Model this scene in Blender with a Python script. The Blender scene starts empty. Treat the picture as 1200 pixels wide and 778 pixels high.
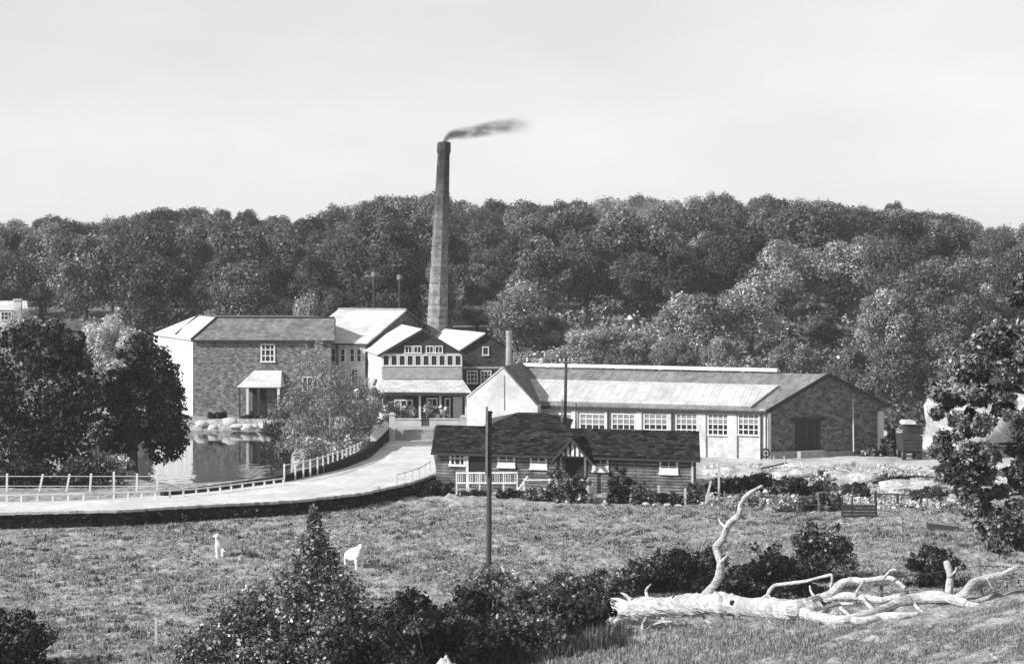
import bpy, math, random
import numpy as np
from mathutils import Vector

R = math.radians
random.seed(7)
RNG = np.random.default_rng(11)
C = bpy.context.scene.collection
sc = bpy.context.scene

# ------------------------------------------------------------------ camera, sky, sun, exposure
F, H, HY = 2600.0, 14.0, 310.0          # focal length in photo pixels, eye height, eye-level row
cam = bpy.data.cameras.new('camera')
cam.sensor_width = 36.0
cam.lens = 36.0 * F / 1200.0
cam.shift_y = -(389.0 - HY) / 1200.0
cam.clip_start = 0.5
cam.clip_end = 6000
camo = bpy.data.objects.new('camera', cam)
camo.location = (0, 0, H)
camo.rotation_euler = (R(90), 0, 0)
C.objects.link(camo)
sc.camera = camo

SUN_EL, SUN_FRONT = 31.0, 24.0          # sun from the left, a little behind the viewer
tosun = Vector((-math.cos(R(SUN_FRONT)) * math.cos(R(SUN_EL)),
                -math.sin(R(SUN_FRONT)) * math.cos(R(SUN_EL)), math.sin(R(SUN_EL))))
sun = bpy.data.lights.new('sun', 'SUN')
sun.energy = 4.8
sun.angle = R(0.53)
sun.color = (1, 0.995, 0.985)
suno = bpy.data.objects.new('sun', sun)
suno.rotation_euler = (-tosun).to_track_quat('-Z', 'Y').to_euler()
suno.location = (-60, -30, 60)
C.objects.link(suno)

w = bpy.data.worlds.new('World')
sc.world = w
w.use_nodes = True
nt = w.node_tree
nt.nodes.clear()
sky = nt.nodes.new('ShaderNodeTexSky')
sky.sky_type = 'NISHITA'
sky.sun_disc = False
sky.sun_elevation = R(SUN_EL)
sky.sun_rotation = math.atan2(tosun.x, tosun.y)
sky.dust_density = 0.8
bw = nt.nodes.new('ShaderNodeRGBToBW')          # black-and-white film
tc = nt.nodes.new('ShaderNodeTexCoord')
mp = nt.nodes.new('ShaderNodeMapping')
mp.inputs['Scale'].default_value = (3.0, 3.0, 9.0)
cn = nt.nodes.new('ShaderNodeTexNoise')
cn.inputs['Scale'].default_value = 2.2
cn.inputs['Detail'].default_value = 6
cr = nt.nodes.new('ShaderNodeMapRange')
cr.inputs['From Min'].default_value = 0.3
cr.inputs['From Max'].default_value = 0.7
cr.inputs['To Min'].default_value = 0.93
cr.inputs['To Max'].default_value = 1.05
mul = nt.nodes.new('ShaderNodeMath')
mul.operation = 'MULTIPLY'
bg = nt.nodes.new('ShaderNodeBackground')
bg.inputs['Strength'].default_value = 0.129
wo = nt.nodes.new('ShaderNodeOutputWorld')
L = nt.links.new
L(tc.outputs['Generated'], mp.inputs['Vector'])
L(mp.outputs['Vector'], cn.inputs['Vector'])
L(cn.outputs['Fac'], cr.inputs['Value'])
L(sky.outputs['Color'], bw.inputs['Color'])
veil = nt.nodes.new('ShaderNodeMath')
veil.operation = 'MULTIPLY_ADD'
veil.inputs[1].default_value = 0.45
veil.inputs[2].default_value = 2.3
L(bw.outputs['Val'], veil.inputs[0])
L(veil.outputs['Value'], mul.inputs[0])
L(cr.outputs['Result'], mul.inputs[1])
L(mul.outputs['Value'], bg.inputs['Color'])
L(bg.outputs['Background'], wo.inputs['Surface'])

sc.view_settings.view_transform = 'Standard'
sc.view_settings.look = 'None'
sc.view_settings.exposure = 0.55
sc.view_settings.gamma = 1.0
sc.view_settings.use_curve_mapping = False
sc.cycles.max_bounces = 6
sc.cycles.diffuse_bounces = 3
sc.cycles.volume_bounces = 1
sc.cycles.transparent_max_bounces = 8

# ------------------------------------------------------------------ picture point -> place
def D(px, py, Y):
    return Vector(((px - 600.0) / F * Y, Y, H - (py - HY) * Y / F))
def P(px, py, z=0.0):
    Y = F * (H - z) / (py - HY)
    return Vector(((px - 600.0) / F * Y, Y, z))

# ------------------------------------------------------------------ ground form
near_px = [(-160, 605), (0, 603), (140, 600), (240, 594), (340, 589), (420, 580), (480, 567), (512, 556)]
far_px = [(-160, 589), (0, 588), (100, 586), (190, 581), (240, 576), (335, 564), (400, 549), (430, 537), (445, 524), (456, 515)]
NEAR = [P(x, y) for x, y in near_px]
FAR = [P(x, y) for x, y in far_px]
pond_px = [(-260, 512), (120, 509), (215, 505), (325, 505), (342, 520), (340, 556), (328, 571), (250, 580), (200, 582), (168, 574), (164, 545), (120, 538), (-260, 536)]
POND = [P(x, y, -1.0) for x, y in pond_px]
nx = np.array([p.x for p in NEAR]); ny = np.array([p.y for p in NEAR])

def sstep(a, b, x):
    t = np.clip((x - a) / (b - a), 0, 1)
    return t * t * (3 - 2 * t)

def poly_sd(poly, X, Y):
    """signed distance to polygon, negative inside"""
    n = len(poly)
    d = np.full(X.shape, 1e9)
    ins = np.zeros(X.shape, bool)
    for i in range(n):
        a, b = poly[i], poly[(i + 1) % n]
        ex, ey = b.x - a.x, b.y - a.y
        t = np.clip(((X - a.x) * ex + (Y - a.y) * ey) / (ex * ex + ey * ey), 0, 1)
        d = np.minimum(d, np.hypot(X - a.x - t * ex, Y - a.y - t * ey))
        c = ((a.y > Y) != (b.y > Y))
        with np.errstate(divide='ignore', invalid='ignore'):
            xi = (b.x - a.x) * (Y - a.y) / (b.y - a.y if b.y != a.y else 1e-9) + a.x
        ins ^= c & (X < xi)
    return np.where(ins, -d, d)

RIDGE_U = [-2500, 0, 130, 240, 400, 500, 600, 740, 900, 1050, 1130, 1200, 3500]
RIDGE_Z = [10.5, 11.6, 11.6, 13.6, 13.8, 15.8, 15.0, 15.7, 16.0, 15.4, 13.2, 11.4, 10.5]

def T(X, Y):
    X = np.asarray(X, float); Y = np.asarray(Y, float)
    X, Y = np.broadcast_arrays(X, Y)
    u = 600 + F * X / np.maximum(Y, 60)
    # works level against field level
    yb = np.interp(X, nx, ny)
    lw = sstep(0.15, 0.8, Y - yb)
    rw = sstep(125, 153, Y)
    k = sstep(-4.6, -2.6, X)
    zf = -1.4 + 0.66 * sstep(100, 130, Y)
    z = zf + (-0.06 - zf) * (lw * (1 - k) + rw * k)
    # pond
    sd = poly_sd(POND, X, Y)
    z = np.where(sd < 1.2, z + (-2.3 - z) * sstep(1.0, -1.2, sd), z)
    # hill
    rz = np.interp(u, RIDGE_U, RIDGE_Z)
    s = np.interp(Y, [228, 246, 262, 292, 330, 430, 470, 600, 1600], [0, .16, .40, .56, .66, 1.0, 1.0, .6, .5])
    z = z + rz * s
    # foreground bank, rising to the viewer's hillside on the right
    bank = 3.0 + 0.185 * (X - 17.0) - 0.02 * (Y - 75) + np.where(Y < 52, (52 - Y) * 0.172, 0)
    bank = np.minimum(bank, 3.6 + np.where(Y < 52, (52 - Y) * 0.172, 0))
    edge = 75.5 + 0.25 * np.sin(X * 0.7) + np.clip(-(X - 17) * 0.42, -4, 9)
    fall = np.maximum(Y - edge, 0)
    bank = bank - 0.30 * fall - 0.02 * fall ** 2
    bank = np.maximum(bank, np.where(Y < 52, (52 - Y) * 0.18 - 1.6, -99))
    m = 0.35
    hh = np.clip(0.5 + 0.5 * (bank - z) / m, 0, 1)
    zz = z * (1 - hh) + bank * hh + m * hh * (1 - hh) * 0.5
    z = np.where(Y < 112, zz, z)
    return z

def tz(x, y):
    return float(T(np.array([x]), np.array([y]))[0])

def hit(px, py, y0=50.0, y1=460.0):
    Y = np.arange(y0, y1, 0.1)
    X = (px - 600) / F * Y
    zr = H - (py - HY) * Y / F
    g = T(X, Y)
    i = int(np.argmax(g >= zr))
    if g[i] < zr[i]:
        i = len(Y) - 1
    return Vector((X[i], Y[i], g[i]))

# ------------------------------------------------------------------ materials (all greys: the place as black-and-white film saw it)
def nmat(name):
    m = bpy.data.materials.new(name)
    m.use_nodes = True
    n = m.node_tree
    return m, n, n.nodes['Principled BSDF']

def mat(name, a, b=None, scale=2.0, rough=0.9, bump=0.0, bscale=20.0, spec=0.06, detail=6, stretch=(1, 1, 1), coarse=None):
    """grey between a and b by noise; coarse: (scale, low, high) broad stains multiplied in"""
    m, n, p = nmat(name)
    p.inputs['Roughness'].default_value = rough
    p.inputs['Specular IOR Level'].default_value = spec
    t = n.nodes.new('ShaderNodeTexCoord')
    mpn = n.nodes.new('ShaderNodeMapping')
    mpn.inputs['Scale'].default_value = stretch
    n.links.new(t.outputs['Object'], mpn.inputs['Vector'])
    if b is None:
        b = a
    no = n.nodes.new('ShaderNodeTexNoise')
    no.inputs['Scale'].default_value = scale
    no.inputs['Detail'].default_value = detail
    no.inputs['Roughness'].default_value = 0.65
    n.links.new(mpn.outputs['Vector'], no.inputs['Vector'])
    mr = n.nodes.new('ShaderNodeMapRange')
    mr.inputs['From Min'].default_value = 0.32
    mr.inputs['From Max'].default_value = 0.68
    mr.inputs['To Min'].default_value = a
    mr.inputs['To Max'].default_value = b
    n.links.new(no.outputs['Fac'], mr.inputs['Value'])
    out = mr.outputs['Result']
    if coarse:
        n2 = n.nodes.new('ShaderNodeTexNoise')
        n2.inputs['Scale'].default_value = coarse[0]
        n2.inputs['Detail'].default_value = 4
        n.links.new(t.outputs['Object'], n2.inputs['Vector'])
        r2 = n.nodes.new('ShaderNodeMapRange')
        r2.inputs['From Min'].default_value = 0.35
        r2.inputs['From Max'].default_value = 0.65
        r2.inputs['To Min'].default_value = coarse[1]
        r2.inputs['To Max'].default_value = coarse[2]
        n.links.new(n2.outputs['Fac'], r2.inputs['Value'])
        mu = n.nodes.new('ShaderNodeMath'); mu.operation = 'MULTIPLY'
        n.links.new(out, mu.inputs[0]); n.links.new(r2.outputs['Result'], mu.inputs[1])
        out = mu.outputs['Value']
    n.links.new(out, p.inputs['Base Color'])
    if bump:
        nb = n.nodes.new('ShaderNodeTexNoise')
        nb.inputs['Scale'].default_value = bscale
        nb.inputs['Detail'].default_value = 5
        n.links.new(mpn.outputs['Vector'], nb.inputs['Vector'])
        bu = n.nodes.new('ShaderNodeBump')
        bu.inputs['Strength'].default_value = bump
        bu.inputs['Distance'].default_value = 0.1
        n.links.new(nb.outputs['Fac'], bu.inputs['Height'])
        n.links.new(bu.outputs['Normal'], p.inputs['Normal'])
    return m

def brickmat(name, a, b, mortar, bw_=0.23, bh=0.075, ms=0.012, bump=0.4, stain=(0.5, 0.75, 1.15), offset=0.5, rough=0.9):
    m, n, p = nmat(name)
    p.inputs['Roughness'].default_value = rough
    p.inputs['Specular IOR Level'].default_value = 0.04
    uv = n.nodes.new('ShaderNodeUVMap')
    br = n.nodes.new('ShaderNodeTexBrick')
    br.offset = offset
    br.inputs['Scale'].default_value = 1.0
    br.inputs['Brick Width'].default_value = bw_
    br.inputs['Row Height'].default_value = bh
    br.inputs['Mortar Size'].default_value = ms
    br.inputs['Color1'].default_value = (a, a, a, 1)
    br.inputs['Color2'].default_value = (b, b, b, 1)
    br.inputs['Mortar'].default_value = (mortar, mortar, mortar, 1)
    n.links.new(uv.outputs['UV'], br.inputs['Vector'])
    no = n.nodes.new('ShaderNodeTexNoise')
    no.inputs['Scale'].default_value = stain[0]
    no.inputs['Detail'].default_value = 8
    no.inputs['Roughness'].default_value = 0.7
    t = n.nodes.new('ShaderNodeTexCoord')
    n.links.new(t.outputs['Object'], no.inputs['Vector'])
    mr = n.nodes.new('ShaderNodeMapRange')
    mr.inputs['From Min'].default_value = 0.35
    mr.inputs['From Max'].default_value = 0.65
    mr.inputs['To Min'].default_value = stain[1]
    mr.inputs['To Max'].default_value = stain[2]
    n.links.new(no.outputs['Fac'], mr.inputs['Value'])
    mu = n.nodes.new('ShaderNodeVectorMath'); mu.operation = 'SCALE'
    n.links.new(br.outputs['Color'], mu.inputs[0])
    n.links.new(mr.outputs['Result'], mu.inputs['Scale'])
    n.links.new(mu.outputs['Vector'], p.inputs['Base Color'])
    bu = n.nodes.new('ShaderNodeBump')
    bu.inputs['Strength'].default_value = bump
    bu.inputs['Distance'].default_value = 0.03
    n.links.new(br.outputs['Fac'], bu.inputs['Height'])
    bu.invert = True
    n.links.new(bu.outputs['Normal'], p.inputs['Normal'])
    return m

def leafmat(name, lo, hi, transl=0.2, tinted=False):
    m, n, p = nmat(name)
    g = n.nodes.new('ShaderNodeNewGeometry')
    mr = n.nodes.new('ShaderNodeMapRange')
    mr.inputs['To Min'].default_value = lo
    mr.inputs['To Max'].default_value = hi
    n.links.new(g.outputs['Random Per Island'], mr.inputs['Value'])
    out = mr.outputs['Result']
    at_ = n.nodes.new('ShaderNodeAttribute'); at_.attribute_name = 'tint'
    m0 = n.nodes.new('ShaderNodeMath'); m0.operation = 'MULTIPLY'
    n.links.new(out, m0.inputs[0]); n.links.new(at_.outputs['Fac'], m0.inputs[1]); out = m0.outputs['Value']
    if tinted:
        oi = n.nodes.new('ShaderNodeObjectInfo')
        mu = n.nodes.new('ShaderNodeMath'); mu.operation = 'MULTIPLY'
        n.links.new(out, mu.inputs[0]); n.links.new(oi.outputs['Color'], mu.inputs[1])
        out = mu.outputs['Value']
    d = n.nodes.new('ShaderNodeBsdfDiffuse')
    tr = n.nodes.new('ShaderNodeBsdfTranslucent')
    mx = n.nodes.new('ShaderNodeMixShader')
    mx.inputs['Fac'].default_value = transl
    n.links.new(out, d.inputs['Color']); n.links.new(out, tr.inputs['Color'])
    n.links.new(d.outputs['BSDF'], mx.inputs[1]); n.links.new(tr.outputs['BSDF'], mx.inputs[2])
    n.nodes.remove(p)
    n.links.new(mx.outputs['Shader'], n.nodes['Material Output'].inputs['Surface'])
    return m

M = {}
M['white_wall'] = mat('whitewash', 0.46, 0.62, 1.6, bump=0.25, coarse=(0.5, 0.8, 1.08))
M['white_brick'] = brickmat('white_brick', 0.56, 0.42, 0.45, 0.34, 0.16, stain=(1.4, 0.7, 1.15), bump=0.3)
M['white_paint'] = mat('white_paint', 0.5, 0.66, 4, rough=0.6)
M['brick'] = brickmat('brick', 0.18, 0.05, 0.13, 0.34, 0.16, 0.022, stain=(2.6, 0.5, 1.5))
M['house_brick'] = brickmat('house_stone', 0.22, 0.06, 0.17, 0.36, 0.17, 0.024, stain=(2.6, 0.5, 1.45), bump=0.7)
M['dark_brick'] = brickmat('dark_brick', 0.07, 0.03, 0.05, 0.34, 0.16, stain=(0.9, 0.6, 1.3))
M['pale_render'] = mat('pale_render', 0.42, 0.66, 2.5, bump=0.3, coarse=(0.7, 0.75, 1.1))
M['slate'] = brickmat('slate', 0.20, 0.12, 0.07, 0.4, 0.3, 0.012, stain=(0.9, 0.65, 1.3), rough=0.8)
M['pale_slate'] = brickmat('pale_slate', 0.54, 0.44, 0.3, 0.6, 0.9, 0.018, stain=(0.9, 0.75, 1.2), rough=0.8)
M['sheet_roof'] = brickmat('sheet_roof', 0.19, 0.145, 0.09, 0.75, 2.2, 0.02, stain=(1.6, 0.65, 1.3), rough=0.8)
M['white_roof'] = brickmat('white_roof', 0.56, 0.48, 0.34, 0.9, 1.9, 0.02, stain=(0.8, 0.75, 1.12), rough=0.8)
M['glazing'] = brickmat('sky_pale_glazing', 0.46, 0.40, 0.26, 0.6, 2.4, 0.02, stain=(1.0, 0.78, 1.15), rough=0.7)  # pale base colour stands for sky reflected in the glass
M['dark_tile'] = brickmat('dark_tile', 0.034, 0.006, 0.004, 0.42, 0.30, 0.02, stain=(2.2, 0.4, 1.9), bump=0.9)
M['grey_tile'] = brickmat('grey_tile', 0.12, 0.06, 0.04, 0.3, 0.24, 0.014, stain=(1.2, 0.6, 1.4), bump=0.7)  # grey tile, lighter than the dark tile
M['boards'] = brickmat('weatherboard', 0.19, 0.09, 0.03, 3.4, 0.19, 0.022, stain=(1.6, 0.5, 1.4), bump=0.8, offset=0.37)
M['dark_wood'] = mat('dark_wood', 0.03, 0.06, 6, bump=0.3)
M['grey_wood'] = mat('grey_wood', 0.13, 0.24, 5, bump=0.3)
M['pole_wood'] = mat('pole_wood', 0.04, 0.09, 3, bump=0.3, stretch=(4, 4, 0.6))
M['dark_metal'] = mat('dark_metal', 0.015, 0.035, 3, rough=0.6, spec=0.3)
M['stone_dark'] = brickmat('retaining_stone', 0.03, 0.01, 0.008, 0.55, 0.26, 0.04, stain=(0.9, 0.4, 1.9), bump=0.9, offset=0.4)
M['stone_pale'] = mat('pale_stone', 0.38, 0.58, 3, bump=0.5)
M['concrete'] = mat('concrete', 0.22, 0.36, 2.5, bump=0.3)
M['chimney'] = None
M['dead_wood'] = mat('bleached_wood', 0.30, 0.74, 1.5, bump=1.0, bscale=6, coarse=(1.2, 0.74, 1.08), detail=10, stretch=(.35, 3, 4))
M['bark'] = mat('bark', 0.05, 0.1, 5, bump=0.6)
M['pale_bark'] = mat('pale_bark', 0.14, 0.26, 5, bump=0.6)
M['fleece'] = mat('fleece', 0.62, 0.8, 9, bump=0.5, bscale=30)
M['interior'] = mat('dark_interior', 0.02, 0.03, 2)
M['road'] = mat('road', 0.42, 0.62, 1.6, bump=0.35, bscale=9, coarse=(0.3, 0.84, 1.08), detail=10)
M['gravel'] = mat('forecourt', 0.42, 0.56, 2.0, bump=0.3, bscale=9)
M['rubble'] = mat('rubble', 0.26, 0.6, 3.5, bump=0.9, bscale=6, coarse=(1.2, 0.55, 1.1), detail=9)
M['heap'] = mat('stone_heap', 0.30, 0.58, 2.6, bump=1.0, bscale=5, coarse=(0.9, 0.75, 1.08), detail=10)
M['leaf'] = leafmat('leaf', 0.02, 0.14)
M['leaf_dark'] = leafmat('leaf_dark', 0.006, 0.042, 0.1)
M['leaf_bright'] = leafmat('leaf_glossy', 0.025, 0.23, 0.2)
M['leaf_pale'] = leafmat('leaf_pale', 0.14, 0.34)
M['leaf_willow'] = leafmat('leaf_willow', 0.13, 0.34)
M['leaf_tree'] = leafmat('leaf_tree', 0.008, 0.06)
M['leaf_bloom'] = leafmat('leaf_bloom', 0.25, 0.6)
M['leaf_scrub'] = leafmat('leaf_scrub', 0.02, 0.12)
M['leaf_hill'] = leafmat('leaf_hill', 0.07, 0.175, 0.15, True)
M['grass_blade'] = leafmat('grass_blade', 0.14, 0.41, 0.3)
M['tussock_blade'] = leafmat('tussock_blade', 0.015, 0.12, 0.2)
M['dry_blade'] = leafmat('dry_blade', 0.13, 0.38, 0.3)

# glass
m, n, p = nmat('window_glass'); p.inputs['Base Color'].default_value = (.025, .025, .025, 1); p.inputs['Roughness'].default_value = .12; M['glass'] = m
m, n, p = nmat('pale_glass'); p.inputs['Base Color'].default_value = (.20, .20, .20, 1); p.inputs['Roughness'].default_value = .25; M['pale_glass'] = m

# water
m, n, p = nmat('pond_water')
p.inputs['Base Color'].default_value = (.02, .02, .02, 1); p.inputs['Roughness'].default_value = .04; p.inputs['IOR'].default_value = 1.33
t = n.nodes.new('ShaderNodeTexCoord'); no = n.nodes.new('ShaderNodeTexNoise'); no.inputs['Scale'].default_value = 1.1; no.inputs['Detail'].default_value = 3
mpn = n.nodes.new('ShaderNodeMapping'); mpn.inputs['Scale'].default_value = (1.0, 0.45, 1)
bu = n.nodes.new('ShaderNodeBump'); bu.inputs['Strength'].default_value = 0.16; bu.inputs['Distance'].default_value = 0.1
n.links.new(t.outputs['Object'], mpn.inputs['Vector']); n.links.new(mpn.outputs['Vector'], no.inputs['Vector'])
n.links.new(no.outputs['Fac'], bu.inputs['Height']); n.links.new(bu.outputs['Normal'], p.inputs['Normal'])
sp = n.nodes.new('ShaderNodeSeparateXYZ'); n.links.new(t.outputs['Object'], sp.inputs[0])
n2 = n.nodes.new('ShaderNodeTexNoise'); n2.inputs['Scale'].default_value = .25; n.links.new(t.outputs['Object'], n2.inputs['Vector'])
m3 = n.nodes.new('ShaderNodeMath'); m3.operation = 'MULTIPLY_ADD'; m3.inputs[1].default_value = 12; n.links.new(n2.outputs['Fac'], m3.inputs[0]); n.links.new(sp.outputs['Y'], m3.inputs[2])
ru = n.nodes.new('ShaderNodeMapRange'); ru.inputs['From Min'].default_value = 176; ru.inputs['From Max'].default_value = 160; ru.inputs['To Min'].default_value = .05; ru.inputs['To Max'].default_value = .75
n.links.new(m3.outputs[0], ru.inputs['Value']); n.links.new(ru.outputs['Result'], bu.inputs['Strength'])
M['water'] = m

# chimney brick, sooty towards the top
m = brickmat('chimney_brick', 0.34, 0.14, 0.26, 0.44, 0.3, 0.03, stain=(1.2, 0.55, 1.4))
n = m.node_tree; p = n.nodes['Principled BSDF']
src = p.inputs['Base Color'].links[0].from_socket
t = n.nodes.new('ShaderNodeTexCoord'); sp = n.nodes.new('ShaderNodeSeparateXYZ'); n.links.new(t.outputs['Object'], sp.inputs[0])
no = n.nodes.new('ShaderNodeTexNoise'); no.inputs['Scale'].default_value = 0.6; no.inputs['Detail'].default_value = 6
n.links.new(t.outputs['Object'], no.inputs['Vector'])
ad = n.nodes.new('ShaderNodeMath'); ad.operation = 'MULTIPLY_ADD'; ad.inputs[1].default_value = 9.0
n.links.new(no.outputs['Fac'], ad.inputs[0]); n.links.new(sp.outputs['Z'], ad.inputs[2])
mr = n.nodes.new('ShaderNodeMapRange'); mr.inputs['From Min'].default_value = 14; mr.inputs['From Max'].default_value = 27
mr.inputs['To Min'].default_value = 1.0; mr.inputs['To Max'].default_value = 0.2
n.links.new(ad.outputs['Value'], mr.inputs['Value'])
mu = n.nodes.new('ShaderNodeVectorMath'); mu.operation = 'SCALE'
n.links.new(src, mu.inputs[0]); n.links.new(mr.outputs['Result'], mu.inputs['Scale']); n.links.new(mu.outputs['Vector'], p.inputs['Base Color'])
M['chimney'] = m

# ground: grass with worn, pale and scrubby regions from the mesh's own attributes
m, n, p = nmat('ground_cover')
p.inputs['Roughness'].default_value = 1.0; p.inputs['Specular IOR Level'].default_value = 0.05
t = n.nodes.new('ShaderNodeTexCoord')
def gnoise(scale, lo, hi, f0=.33, f1=.67, det=7, st=(1, 1, 1)):
    mm = n.nodes.new('ShaderNodeMapping'); mm.inputs['Scale'].default_value = st
    n.links.new(t.outputs['Object'], mm.inputs['Vector'])
    a = n.nodes.new('ShaderNodeTexNoise'); a.inputs['Scale'].default_value = scale; a.inputs['Detail'].default_value = det; a.inputs['Roughness'].default_value = .7
    n.links.new(mm.outputs['Vector'], a.inputs['Vector'])
    r = n.nodes.new('ShaderNodeMapRange'); r.inputs['From Min'].default_value = f0; r.inputs['From Max'].default_value = f1
    r.inputs['To Min'].default_value = lo; r.inputs['To Max'].default_value = hi
    n.links.new(a.outputs['Fac'], r.inputs['Value'])
    return r.outputs['Result']
g1 = gnoise(2.2, 0.10, 0.42, st=(1, .4, 1)); g2 = gnoise(0.16, 0.88, 1.1); 
mu = n.nodes.new('ShaderNodeMath'); mu.operation = 'MULTIPLY'; n.links.new(g1, mu.inputs[0]); n.links.new(g2, mu.inputs[1])
at = n.nodes.new('ShaderNodeAttribute'); at.attribute_name = 'pale'
pn = gnoise(1.7, 0.26, 0.68)
mix = n.nodes.new('ShaderNodeMix'); mix.data_type = 'FLOAT'
n.links.new(at.outputs['Fac'], mix.inputs[0]); n.links.new(mu.outputs['Value'], mix.inputs[2]); n.links.new(pn, mix.inputs[3])
at2 = n.nodes.new('ShaderNodeAttribute'); at2.attribute_name = 'scrub'
sn = gnoise(0.5, 0.12, 0.24)
mix2 = n.nodes.new('ShaderNodeMix'); mix2.data_type = 'FLOAT'
n.links.new(at2.outputs['Fac'], mix2.inputs[0]); n.links.new(mix.outputs[0], mix2.inputs[2]); n.links.new(sn, mix2.inputs[3])
n.links.new(mix2.outputs[0], p.inputs['Base Color'])
nb = n.nodes.new('ShaderNodeTexNoise'); nb.inputs['Scale'].default_value = 5; nb.inputs['Detail'].default_value = 6
n.links.new(t.outputs['Object'], nb.inputs['Vector'])
bu = n.nodes.new('ShaderNodeBump'); bu.inputs['Strength'].default_value = .8; bu.inputs['Distance'].default_value = .15
n.links.new(nb.outputs['Fac'], bu.inputs['Height']); n.links.new(bu.outputs['Normal'], p.inputs['Normal'])
M['ground'] = m

# ------------------------------------------------------------------ mesh helpers
class MB:
    def __init__(s): s.v = []; s.f = []
    def poly(s, pts):
        i = len(s.v); s.v += [Vector(p) for p in pts]; s.f.append(tuple(range(i, i + len(pts))))
    def hexa(s, b, t):
        """box from 4 bottom and 4 top points (same order)"""
        i = len(s.v); s.v += [Vector(p) for p in b] + [Vector(p) for p in t]
        s.f += [(i + 3, i + 2, i + 1, i), (i + 4, i + 5, i + 6, i + 7)]
        for k in range(4):
            q = (k + 1) % 4
            s.f.append((i + k, i + q, i + 4 + q, i + 4 + k))
    def obox(s, c, t, n, hx, hy, hz, up=Vector((0, 0, 1))):
        c = Vector(c); a = t * hx; b = n * hy; u = up * hz
        q = [c - a - b, c + a - b, c + a + b, c - a + b]
        s.hexa([x - u for x in q], [x + u for x in q])
    def box(s, c, hx, hy, hz, yaw=0.0):
        s.obox(c, Vector((math.cos(yaw), math.sin(yaw), 0)), Vector((-math.sin(yaw), math.cos(yaw), 0)), hx, hy, hz)
    def beam(s, a, b, wx, wz=None):
        a = Vector(a); b = Vector(b); d = (b - a); l = d.length; d.normalize()
        side = d.cross(Vector((0, 0, 1)))
        if side.length < 1e-3: side = Vector((1, 0, 0))
        side.normalize(); up = side.cross(d)
        s.obox((a + b) / 2, d, side, l / 2, wx / 2, (wz or wx) / 2, up)
    def prism(s, poly, z0, z1):
        n_ = len(poly)
        i = len(s.v)
        s.v += [Vector((p[0], p[1], z0)) for p in poly] + [Vector((p[0], p[1], z1)) for p in poly]
        s.f.append(tuple(range(i + n_ - 1, i - 1, -1))); s.f.append(tuple(range(i + n_, i + 2 * n_)))
        for k in range(n_):
            q = (k + 1) % n_
            s.f.append((i + k, i + q, i + n_ + q, i + n_ + k))
    def slab(s, pts, th):
        """roof sheet: polygon thickened downward along its normal"""
        pts = [Vector(p) for p in pts]
        nn = (pts[1] - pts[0]).cross(pts[2] - pts[0]).normalized()
        if nn.z < 0: pts = pts[::-1]; nn = -nn
        lo = [p - nn * th for p in pts]
        k = len(pts); i = len(s.v)
        s.v += lo + pts
        s.f.append(tuple(range(i + k - 1, i - 1, -1))); s.f.append(tuple(range(i + k, i + 2 * k)))
        for a in range(k):
            b = (a + 1) % k
            s.f.append((i + a, i + b, i + k + b, i + k + a))
    def tube(s, pts, rad, n_=8, cap=True, jit=0.0):
        pts = [Vector(p) for p in pts]
        i = len(s.v); ref = None
        for k, p in enumerate(pts):
            d = (pts[min(k + 1, len(pts) - 1)] - pts[max(k - 1, 0)]).normalized()
            if ref is None:
                ref = d.orthogonal().normalized()
            ref = (ref - d * ref.dot(d)).normalized()
            o = d.cross(ref)
            for a in range(n_):
                an = 2 * math.pi * a / n_
                r = rad[k] * (1 + jit * (random.random() - .5))
                s.v.append(p + (ref * math.cos(an) + o * math.sin(an)) * r)
        for k in range(len(pts) - 1):
            for a in range(n_):
                b = (a + 1) % n_
                s.f.append((i + k * n_ + a, i + k * n_ + b, i + (k + 1) * n_ + b, i + (k + 1) * n_ + a))
        if cap:
            s.f.append(tuple(i + a for a in range(n_ - 1, -1, -1)))
            j = i + (len(pts) - 1) * n_
            s.f.append(tuple(j + a for a in range(n_)))
    def mesh(s, name, off=Vector((0, 0, 0)), smooth=False):
        me = bpy.data.meshes.new(name)
        me.from_pydata([tuple(v - off) for v in s.v], [], s.f)
        uv = me.uv_layers.new(name='UVMap')
        d = uv.data
        for pl in me.polygons:
            nn = pl.normal
            if abs(nn.z) > 0.98: tt = Vector((1, 0, 0))
            else: tt = Vector((-nn.y, nn.x, 0)).normalized()
            bb = nn.cross(tt)
            for li in pl.loop_indices:
                co = me.vertices[me.loops[li].vertex_index].co
                d[li].uv = (co.dot(tt), co.dot(bb))
        if smooth:
            for pl in me.polygons: pl.use_smooth = True
        return me

ROOT = {}
def tag(o, label=None, cat=None, group=None, kind=None):
    if label: o['label'] = label
    if cat: o['category'] = cat
    if group: o['group'] = group
    if kind: o['kind'] = kind
    return o
def thing(name, label, cat, loc, group=None):
    o = bpy.data.objects.new(name, None); o.empty_display_size = 0.3
    o.location = loc; C.objects.link(o); ROOT[o] = Vector(loc)
    return tag(o, label, cat, group)
def part(name, mb, m, parent, label=None, smooth=False, kind=None):
    off = ROOT[parent]
    me = mb.mesh(name, off, smooth) if isinstance(mb, MB) else mb
    me.materials.append(m)
    o = bpy.data.objects.new(name, me); C.objects.link(o); o.parent = parent; ROOT[o] = off
    return tag(o, label, kind=kind)
def solo(name, mb, m, label, cat, loc=None, group=None, kind=None, smooth=False):
    if loc is None:
        v = mb.v; k = len(v)
        loc = Vector((sum(p.x for p in v) / k, sum(p.y for p in v) / k, min(p.z for p in v)))
    me = mb.mesh(name, Vector(loc), smooth)
    me.materials.append(m)
    o = bpy.data.objects.new(name, me); o.location = loc; C.objects.link(o); ROOT[o] = Vector(loc)
    return tag(o, label, cat, group, kind)

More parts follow.
